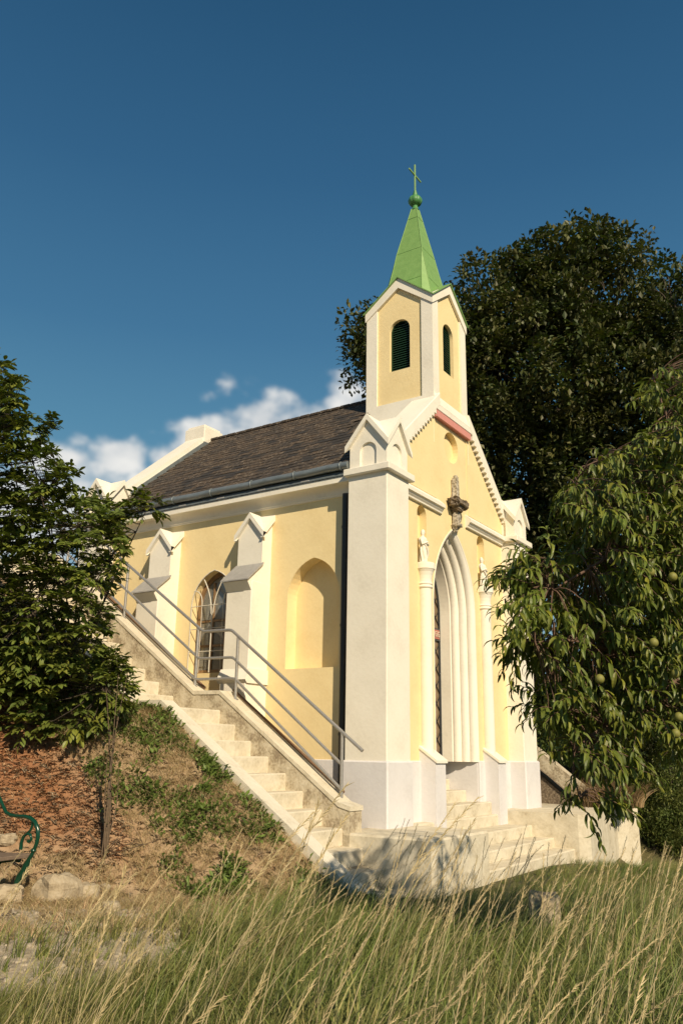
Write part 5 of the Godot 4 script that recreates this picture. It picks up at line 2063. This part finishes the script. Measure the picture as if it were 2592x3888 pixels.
# ---------------------------------------------------------------- shrubs on the right slope
func make_shrub(called: String, label: String, spots: Array, n: int, col: Color, mat: Material, csize: float, sd: int, cluster: Array, category := "shrub") -> void:
	rng.seed = sd
	var o := thing(called, label, category)
	var sm := MB.new()
	var inst := []
	for l in spots:
		var c := at(l[0], l[1], l[2])
		var g0 := Vector3(c.x, ground_y(c.x, c.z) - 0.05, c.z)
		for k in 4:
			var d := Vector3(rr(-1, 1), rr(0.2, 1), rr(-1, 1)).normalized()
			limb(sm, [g0 + Vector3(rr(-0.1, 0.1), 0, rr(-0.1, 0.1)), c - Y * l[3] * 0.3, c + d * l[3] * 0.8], 0.02, 0.004, 5)
		for k in int(n * l[3] * l[3]):
			var d := Vector3(rr(-1, 1), rr(-0.9, 1), rr(-1, 1)).normalized()
			var rad := pow(rng.randf(), 0.35)
			var p: Vector3 = c + d * l[3] * rad * (1.0 + 0.3 * noise.get_noise_3dv(d * 2.0 + c))
			if p.y < ground_y(p.x, p.z) - 0.1:
				continue
			var bs := Basis(Y, rr(0, TAU)) * Basis(X, rr(-0.5, 0.5))
			var g := rr(0.65, 1.3)
			inst.append([Transform3D(bs.scaled(Vector3.ONE * csize * rr(0.7, 1.3)), p), Color(col.r * g * rr(0.9, 1.3), col.g * g, col.b * g)])
	part("stems", sm, mats.bark, o)
	var mm := MultiMesh.new()
	mm.transform_format = MultiMesh.TRANSFORM_3D
	mm.use_colors = true
	mm.mesh = leaf_cluster(cluster[0], cluster[1], cluster[2], cluster[3], sd)
	mm.instance_count = inst.size()
	for i in inst.size():
		mm.set_instance_transform(i, inst[i][0])
		mm.set_instance_color(i, inst[i][1])
	var mi := MultiMeshInstance3D.new()
	mi.name = "foliage"
	mi.multimesh = mm
	mi.material_override = mat
	mi.set_meta("kind", "stuff")
	o.add_child(mi, true)

func make_shrubs() -> void:
	make_shrub("shrub", "round light green shrub above the sloping stair cheek", [[2090, 2790, 18.2, 0.75], [2200, 2760, 18.4, 0.9], [2160, 2650, 18.8, 0.8]], 230, Color(0.075, 0.115, 0.026), mats.bush_leaf, 1.0, 911, [24, 0.16, 0.075, 0.045])
	make_shrub("shrub", "dark shrub between the stair cheek and the hanging vine", [[2330, 2720, 18.0, 0.9], [2420, 2600, 18.5, 1.1], [2520, 2680, 18.0, 1.1], [2640, 2550, 18.0, 1.4], [2300, 2500, 19.0, 1.2], [2480, 2350, 19.0, 1.3]], 200, Color(0.050, 0.072, 0.018), mats.bush_leaf, 1.0, 912, [24, 0.18, 0.085, 0.05])
	make_shrub("vine_mound", "feathery green vine mound spilling beside the terrace wall", [[2430, 2960, 18.2, 0.63], [2490, 3060, 17.8, 0.69], [2540, 2930, 18.0, 0.80], [2590, 3080, 17.4, 0.80], [2640, 2950, 17.6, 1.03], [2530, 3160, 17.4, 0.46], [2680, 3130, 17.2, 0.80], [2590, 3180, 17.2, 0.57], [2470, 3110, 17.6, 0.46], [2380, 2830, 19.0, 0.57], [2480, 2810, 18.8, 0.80], [2600, 2780, 18.4, 0.92]], 420, Color(0.155, 0.205, 0.052), mats.bush_leaf, 1.0, 913, [34, 0.13, 0.062, 0.016], "vine")

# ---------------------------------------------------------------- grass and weeds
func blade(mb: MB, p: Vector3, dir: Vector3, lean: float, h: float, w: float, seg: int, c: Color, turn := 0.0) -> void:
	mb.tint = c
	var side := dir.rotated(Y, PI * 0.5 + turn)
	var prev_l := p - side * w * 0.5
	var prev_r := p + side * w * 0.5
	for i in seg:
		var t := float(i + 1) / seg
		var q := p + Y * h * (t - 0.18 * lean * t * t) + dir * h * lean * t * t
		var ww := w * 0.5 * (1.0 - t * t)
		var l := q - side * ww
		var r := q + side * ww
		var nn := (q - (prev_l + prev_r) * 0.5).cross(side).normalized() * -1.0
		if i == seg - 1:
			mb.stri(prev_l, prev_r, q, nn, nn, nn)
		else:
			mb.squad(prev_l, prev_r, r, l, nn, nn, nn, nn)
		prev_l = l
		prev_r = r

func tuft(sd: int, n: int, h: float, w: float, radius: float, lean: float) -> ArrayMesh:
	var r := RandomNumberGenerator.new()
	r.seed = sd
	var mb := MB.new()
	mb.use_color = true
	for i in n:
		var a := r.randf_range(0, TAU)
		var p := Vector3(cos(a), 0, sin(a)) * radius * sqrt(r.randf())
		# most blades lean along +x, as the wind has laid them
		var b := a if r.randf() < 0.45 else r.randf_range(-0.6, 0.6)
		var g := r.randf_range(0.45, 1.5)
		var straw := 1.0 if r.randf() < 0.22 else 0.0
		blade(mb, p, Vector3(cos(b), 0, sin(b)), r.randf_range(0.25, 1.0) * lean, h * r.randf_range(0.55, 1.2), w * r.randf_range(0.7, 1.3), 4, Color(g * lerpf(1.0, 2.2, straw), g * lerpf(1.0, 1.55, straw), g * lerpf(1.0, 2.0, straw)), r.randf_range(-1.5, 1.5))
	return mb.mesh()

# a ripe grass stalk, 1 m long, leaning along +x, with a plume of spikelets at its end
func stalk(sd: int) -> ArrayMesh:
	var r := RandomNumberGenerator.new()
	r.seed = sd
	var mb := MB.new()
	mb.use_color = true
	mb.tint = Color(1, 1, 1)
	var pts := []
	var lean := r.randf_range(0.12, 0.58)
	for i in 9:
		var t := i / 8.0
		pts.append(Vector3(lean * (0.35 * t + 0.65 * t * t), t * (1.0 - 0.22 * lean * t), 0.05 * sin(t * 2.0 + sd)))
	tube(mb, pts, taper(8, 0.0017, 0.0007), 4, false)
	var n := 34
	for i in n:
		var t := 0.76 + 0.24 * i / n
		var k := int(t * 8.0)
		var p: Vector3 = pts[mini(k, 7)].lerp(pts[mini(k + 1, 8)], t * 8.0 - k)
		var d: Vector3 = (pts[8] - pts[7]).normalized()
		var a := r.randf_range(0, TAU)
		var s := d.cross(Vector3(0, 0, 1)).normalized()
		var out := (s * cos(a) + Vector3(0, 0, 1) * sin(a))
		var e := p + (d * 0.85 + out * 0.42).normalized() * r.randf_range(0.014, 0.030)
		var w := out.cross(d).normalized() * 0.0017
		mb.tint = Color(1, 1, 1) * r.randf_range(0.8, 1.2)
		mb.tri(p - w, p + w, p.lerp(e, 0.6) + w * 0.9)
		mb.tri(p - w, p.lerp(e, 0.6) + w * 0.9, e)
		var w2 := out * 0.0017
		mb.tri(p - w2, p + w2, e)
	return mb.mesh()

func scatter(called: String, label: String, meshes: Array, inst: Array, mat: Material, category: String) -> void:
	var o := thing(called, label, category)
	o.set_meta("kind", "stuff")
	for v in meshes.size():
		var mm := MultiMesh.new()
		mm.transform_format = MultiMesh.TRANSFORM_3D
		mm.use_colors = true
		mm.mesh = meshes[v]
		var sub := []
		for i in inst.size():
			if i % meshes.size() == v:
				sub.append(inst[i])
		mm.instance_count = sub.size()
		for i in sub.size():
			mm.set_instance_transform(i, sub[i][0])
			mm.set_instance_color(i, sub[i][1])
		var mi := MultiMeshInstance3D.new()
		mi.name = "blades"
		mi.multimesh = mm
		mi.material_override = mat
		mi.set_meta("kind", "stuff")
		o.add_child(mi, true)

func cam_ground(depth: float, side: float) -> Vector3:
	# a ground point so far in front of the camera and so far to its right
	var f := -cam.transform.basis.z
	f.y = 0.0
	f = f.normalized()
	var r := Vector3(-f.z, 0, f.x)
	var p := CAM + f * depth + r * side
	p.y = ground_y(p.x, p.z)
	return p

# the edge of the meadow towards the gravel path, as z over x; positive result: outside the meadow
func past_meadow(x: float, z: float) -> float:
	var tab := [[-14.0, -2.0], [-7.62, 0.965], [-6.96, 1.42], [-5.95, 1.68], [-4.93, 1.76], [-3.5, 1.54], [-2.6, 1.26], [-1.9, 0.95]]
	if x > -1.9:
		return -1.0
	for i in tab.size() - 1:
		if x <= tab[i + 1][0]:
			return lerpf(tab[i][1], tab[i + 1][1], clampf((x - tab[i][0]) / (tab[i + 1][0] - tab[i][0]), 0.0, 1.0)) - z
	return -1.0

func make_grass() -> void:
	rng.seed = 555
	var f := -cam.transform.basis.z
	f.y = 0.0
	f = f.normalized()
	var right := Vector3(-f.z, 0, f.x)
	var wind := atan2(-right.z, right.x)
	var greens := []
	var stalks := []
	for k in 30000:
		var far := k >= 21000
		var depth := 1.3 + 8.2 * pow(rng.randf(), 0.75) if not far else rr(8.5, 16.0)
		var side := rr(-0.52, 0.62) * depth + rr(-0.5, 0.9)
		if far:
			side = rr(0.0, 0.55) * depth
		var p := cam_ground(depth, side)
		var d := foot_z(p.x) - p.z
		var n := noise.get_noise_2d(p.x * 0.7 + 9.0, p.z * 0.7)
		# no grass on the bank, the path, the steps
		var over := past_meadow(p.x, p.z) - n * 0.9 - rr(-0.35, 0.35)
		if over > 0.0 and (over > 1.3 or rng.randf() < 0.86):
			continue
		if p.x < -1.8 and d > 0.15:
			continue
		if p.x > -1.95 and p.x < 0.85 and p.z < 1.25:
			continue
		if p.x >= 0.6 and p.x < 4.3 and p.z < 1.2:
			continue
		if p.x >= 4.1 and p.z < 1.45:
			continue
		# thinner at the left, where the path shows through
		var left := smoothstep(0.0, -0.30, side / depth)
		if rng.randf() < left * 0.45:
			continue
		if n < -0.22 and rng.randf() < 0.5:
			continue
		if Vector2(p.x - stone_at.x, p.z - stone_at.z).length() < 0.50 and rng.randf() < 0.85:
			continue
		var g := rr(0.55, 1.45)
		var dry := clampf(0.25 + noise.get_noise_2d(p.x * 1.3, p.z * 1.3) * 1.1 + left * 0.35, 0.0, 0.9)
		var c := Color(0.118, 0.158, 0.030).lerp(Color(0.40, 0.32, 0.135), dry * rng.randf())
		var bs := Basis(Y, wind + rr(-1.3, 1.3)) * Basis(Z, rr(-0.25, 0.15))
		var hs := rr(0.55, 1.05) * lerpf(1.0, 0.62, left) * (1.0 + 0.3 * n)
		if p.z < 2.2 and p.x > -3.0:
			hs *= 0.62
		hs *= lerpf(1.0, 0.5, smoothstep(7.5, 11.0, depth))
		greens.append([Transform3D(bs.scaled(Vector3(hs, hs, hs)), p), Color(c.r * g, c.g * g, c.b * g)])
	scatter("tall_grass", "tall green meadow grass leaning across the foreground", [tuft(1, 13, 0.36, 0.0100, 0.08, 0.8), tuft(2, 12, 0.42, 0.0088, 0.09, 1.0), tuft(3, 14, 0.26, 0.0115, 0.08, 0.8), tuft(4, 10, 0.52, 0.0080, 0.10, 1.1), tuft(5, 12, 0.36, 0.0095, 0.09, 0.5), tuft(6, 14, 0.30, 0.0105, 0.10, 1.3)], greens, mats.grass_blade, "grass")
	for k in 1250:
		var depth := 1.5 + 6.6 * pow(rng.randf(), 0.8)
		var side := rr(-0.50, 0.60) * depth + rr(-0.4, 0.6)
		var p := cam_ground(depth, side)
		var d := foot_z(p.x) - p.z
		if past_meadow(p.x, p.z) > rr(-1.0, 0.2):
			continue
		if p.x > -1.95 and p.z < 1.3:
			continue
		var left := smoothstep(0.0, -0.30, side / depth)
		if rng.randf() < left * 0.3:
			continue
		var n := noise.get_noise_2d(p.x * 1.1 + 4.0, p.z * 1.1)
		if n < -0.12 and rng.randf() < 0.7:
			continue
		var s := rr(0.55, 0.95)
		var g := rr(0.75, 1.2)
		var bs := Basis(Y, wind + rr(-0.9, 0.9)) * Basis(Z, rr(-0.32, 0.30))
		stalks.append([Transform3D(bs.scaled(Vector3(s, s, s)), p), Color(0.64 * g, 0.52 * g, 0.30 * g)])
	# a few stalks that stand close and rise highest; [u of the foot, depth, side turn, height]
	for q in [[380, 2.3, 0.0, 1.05], [520, 2.7, 0.1, 1.25], [700, 2.6, -0.05, 1.3], [820, 2.4, 0.0, 1.2], [150, 2.2, 0.2, 0.9], [60, 2.0, 0.15, 0.95], [1000, 2.8, 0.0, 1.2], [1150, 3.2, -0.1, 1.3], [1240, 3.0, 0.1, 1.2], [1400, 3.2, 0.0, 1.15], [1620, 2.6, 0.1, 1.0], [1750, 2.4, 0.0, 0.95], [2050, 2.5, -0.1, 1.0], [2250, 2.4, 0.0, 1.05], [2450, 2.6, 0.05, 1.1], [250, 2.6, 0.3, 1.0], [-150, 2.4, 0.25, 1.05], [-60, 2.8, 0.3, 1.1], [620, 2.1, 0.25, 0.85], [1300, 2.2, 0.3, 0.8]]:
		var side: float = (q[0] - 1296.0) / FOC * q[1]
		var p := cam_ground(q[1], side)
		var bs := Basis(Y, wind + q[2]) * Basis(Z, rr(-0.2, 0.1))
		var g := rr(0.9, 1.15)
		stalks.append([Transform3D(bs.scaled(Vector3.ONE * q[3]), p), Color(0.60 * g, 0.49 * g, 0.28 * g)])
	var sm := []
	for v in 6:
		sm.append(stalk(30 + v))
	scatter("seed_grass", "straw coloured ripe grass stalks with seed heads in the foreground", sm, stalks, mats.grass_blade, "grass")
	# dry short grass and litter on the bank and the path edge
	var dry_l := []
	var weeds := []
	var chips := []
	for k in 70000:
		var x := rr(-8.0, -1.93)
		var z := rr(-4.6, 2.6)
		var d := foot_z(x) - z
		if d < -2.6:
			continue
		if d < -0.9 and rng.randf() < 0.75:
			continue
		var p := Vector3(x, ground_y(x, z), z)
		var n := noise.get_noise_2d(x * 1.2 + 20.0, z * 1.2)
		var red := smoothstep(0.25, 1.2, d + n * 0.7) * smoothstep(-2.9, -3.7, x)
		var kerb := smoothstep(-3.6, -2.0, x)
		var roll := rng.randf()
		var bs := Basis(Y, rr(0, TAU))
		if red > 0.4 and roll < 0.7:
			var g := rr(0.5, 1.4)
			var c := Color(0.36, 0.17, 0.075).lerp(Color(0.50, 0.34, 0.19), pow(rng.randf(), 2.5))
			chips.append([Transform3D((bs * Basis(X, rr(-0.5, 0.5))).scaled(Vector3.ONE * rr(0.3, 0.95)), p + Y * 0.006), Color(c.r * g, c.g * g, c.b * g)])
		elif roll < 0.62 and n + 0.22 > 0.0 - kerb * 0.2:
			var g := rr(0.7, 1.2)
			var hs := rr(0.35, 1.0)
			dry_l.append([Transform3D(bs.scaled(Vector3.ONE * hs), p), Color(0.50 * g, 0.385 * g, 0.205 * g)])
		elif kerb > 0.1 and noise.get_noise_2d(x * 1.5 + 40.0, z * 1.5) + 0.16 * kerb > 0.06 and d > -0.25:
			var g := rr(0.55, 1.45)
			if rng.randf() < 0.25:
				continue
			weeds.append([Transform3D(bs.scaled(Vector3.ONE * rr(0.6, 1.3)), p), Color(0.13 * g, 0.185 * g, 0.038 * g)])
		elif roll > 0.85:
			var g := rr(0.6, 1.2)
			chips.append([Transform3D((bs * Basis(X, rr(-0.5, 0.5))).scaled(Vector3.ONE * rr(0.5, 1.2)), p + Y * 0.006), Color(0.34 * g, 0.25 * g, 0.155 * g)])
	scatter("dry_grass", "short dry straw grass scattered over the bank", [tuft(11, 14, 0.10, 0.0055, 0.08, 1.7), tuft(12, 12, 0.13, 0.005, 0.07, 1.5)], dry_l, mats.grass_blade, "grass")
	scatter("bank_weeds", "low green weeds growing in patches beside the stair kerb", [leaf_cluster(13, 0.07, 0.066, 0.036, 71), leaf_cluster(11, 0.09, 0.060, 0.040, 72), leaf_cluster(9, 0.06, 0.075, 0.032, 73)], weeds, mats.weed_leaf, "weeds")
	var cm := MB.new()
	cm.use_color = true
	for k in 5:
		var a := k * 1.3
		var c := Vector3(cos(a * 2.0), 0, sin(a * 3.0)) * 0.035
		var d := Vector3(cos(a), rr(-0.25, 0.25), sin(a)) * rr(0.02, 0.05)
		var w := Vector3(-sin(a), 0, cos(a)) * rr(0.003, 0.009)
		cm.tint = Color(1, 1, 1) * rr(0.7, 1.3)
		cm.quad(c - d - w, c + d - w, c + d + w, c - d + w)
		cm.quad(c - d - w + Y * 0.006, c + d - w + Y * 0.006, c + d + w + Y * 0.006, c - d + w + Y * 0.006)
	scatter("mulch", "reddish bark mulch and twigs under the elder bush", [cm.mesh()], chips, mats.litter, "mulch")
	# gravel of the path
	var pebbles := []
	for k in 9000:
		var x := rr(-8.5, -2.2)
		var z := rr(-2.2, 2.2)
		var d := foot_z(x) - z
		if d > -0.35 + rr(-0.5, 0.3) or past_meadow(x, z) < -0.4:
			continue
		var g := rr(0.6, 1.3)
		var s := pow(rng.randf(), 2.2) * 0.020 + 0.006
		pebbles.append([Transform3D(Basis(Y, rr(0, TAU)).scaled(Vector3(s, s * rr(0.5, 0.9), s * rr(0.7, 1.2))), Vector3(x, ground_y(x, z) + s * 0.2, z)), Color(0.31 * g, 0.265 * g, 0.20 * g)])
	var gm := MB.new()
	gm.use_color = true
	lump(gm, Vector3.ZERO, Vector3.ONE, 0.2, 17, 4, 7, 0.8)
	scatter("gravel", "pale loose gravel on the path below the bank", [gm.mesh()], pebbles, mats.litter, "gravel")
	# dry grass tufts by the terrace
	var td := []
	for k in 260:
		var p := at(rr(2210.0, 2400.0), rr(2930.0, 3030.0), rr(15.6, 16.6))
		p.y = maxf(ground_y(p.x, p.z), -0.82 if p.x < 8.6 else -9.0)
		var hs := rr(2.0, 5.0)
		td.append([Transform3D(Basis(Y, rr(0, TAU)).scaled(Vector3.ONE * hs), p), Color(0.30, 0.20, 0.095) * rr(0.7, 1.2)])
	scatter("terrace_grass", "dry brown grass tufts along the back of the terrace", [tuft(13, 16, 0.11, 0.004, 0.05, 1.0)], td, mats.grass_blade, "grass")

# bare dry stems of a young shrub on the bank
func make_dry_shrub() -> void:
	rng.seed = 808
	var base := at(405.0, 3160.0, 8.6)
	base.y = ground_y(base.x, base.z) - 0.02
	var o := thing("dry_shrub", "half bare shrub with dry brown stems on the bank below the elder", "shrub", base)
	var sm := MB.new()
	var leaves := []
	for k in 7:
		var top := Vector3(rr(-0.12, 0.18), rr(0.9, 1.9), rr(-0.12, 0.12))
		var l := limb(sm, [Vector3(rr(-0.06, 0.06), 0, rr(-0.06, 0.06)), top * 0.5 + Vector3(rr(-0.08, 0.08), 0, rr(-0.08, 0.08)), top], rr(0.008, 0.014), 0.003, 5)
		for i in range(3, l.size()):
			for j in 5 if i > 4 else 2:
				var q: Vector3 = l[i] + Vector3(rr(-0.12, 0.12), rr(-0.05, 0.08), rr(-0.12, 0.12))
				var g := rr(0.7, 1.3)
				leaves.append([Transform3D(leaf_basis(Vector3(rr(-1, 1), rr(-0.5, 0.3), rr(-1, 1)), Y, rr(0.4, 0.8)), q), Color(0.075 * g, 0.105 * g, 0.02 * g)])
	for k in 16:
		var a := rr(0, TAU)
		var d := Vector3(cos(a), 0, sin(a))
		limb(sm, [Vector3(rr(-0.05, 0.05), 0.02, rr(-0.05, 0.05)), d * 0.25 + Y * rr(0.05, 0.35), d * rr(0.4, 0.75) + Y * rr(0.0, 0.35)], 0.006, 0.002, 4)
	part("stems", sm, mats.dry_stem, o)
	var mm := MultiMesh.new()
	mm.transform_format = MultiMesh.TRANSFORM_3D
	mm.use_colors = true
	mm.mesh = leaf_mesh(0.06, 0.035, 0.2, 0.4, 4, 0.85)
	mm.instance_count = leaves.size()
	for i in leaves.size():
		mm.set_instance_transform(i, leaves[i][0])
		mm.set_instance_color(i, leaves[i][1])
	var mi := MultiMeshInstance3D.new()
	mi.name = "foliage"
	mi.multimesh = mm
	mi.material_override = mats.weed_leaf
	mi.set_meta("kind", "stuff")
	o.add_child(mi, true)

func _ready() -> void:
	rng.seed = 4242
	noise.seed = 3
	noise.frequency = 1.0
	noise.fractal_octaves = 4
	make_materials()
	setup_view()
	make_ground()
	make_chapel()
	make_side_stair()
	make_entrance_steps()
	make_terrace()
	make_railing()
	make_trees()
	make_shrubs()
	rng.seed = 31
	make_elder()
	rng.seed = 32
	make_peach()
	make_dry_shrub()
	make_bench()
	make_stones()
	make_grass()
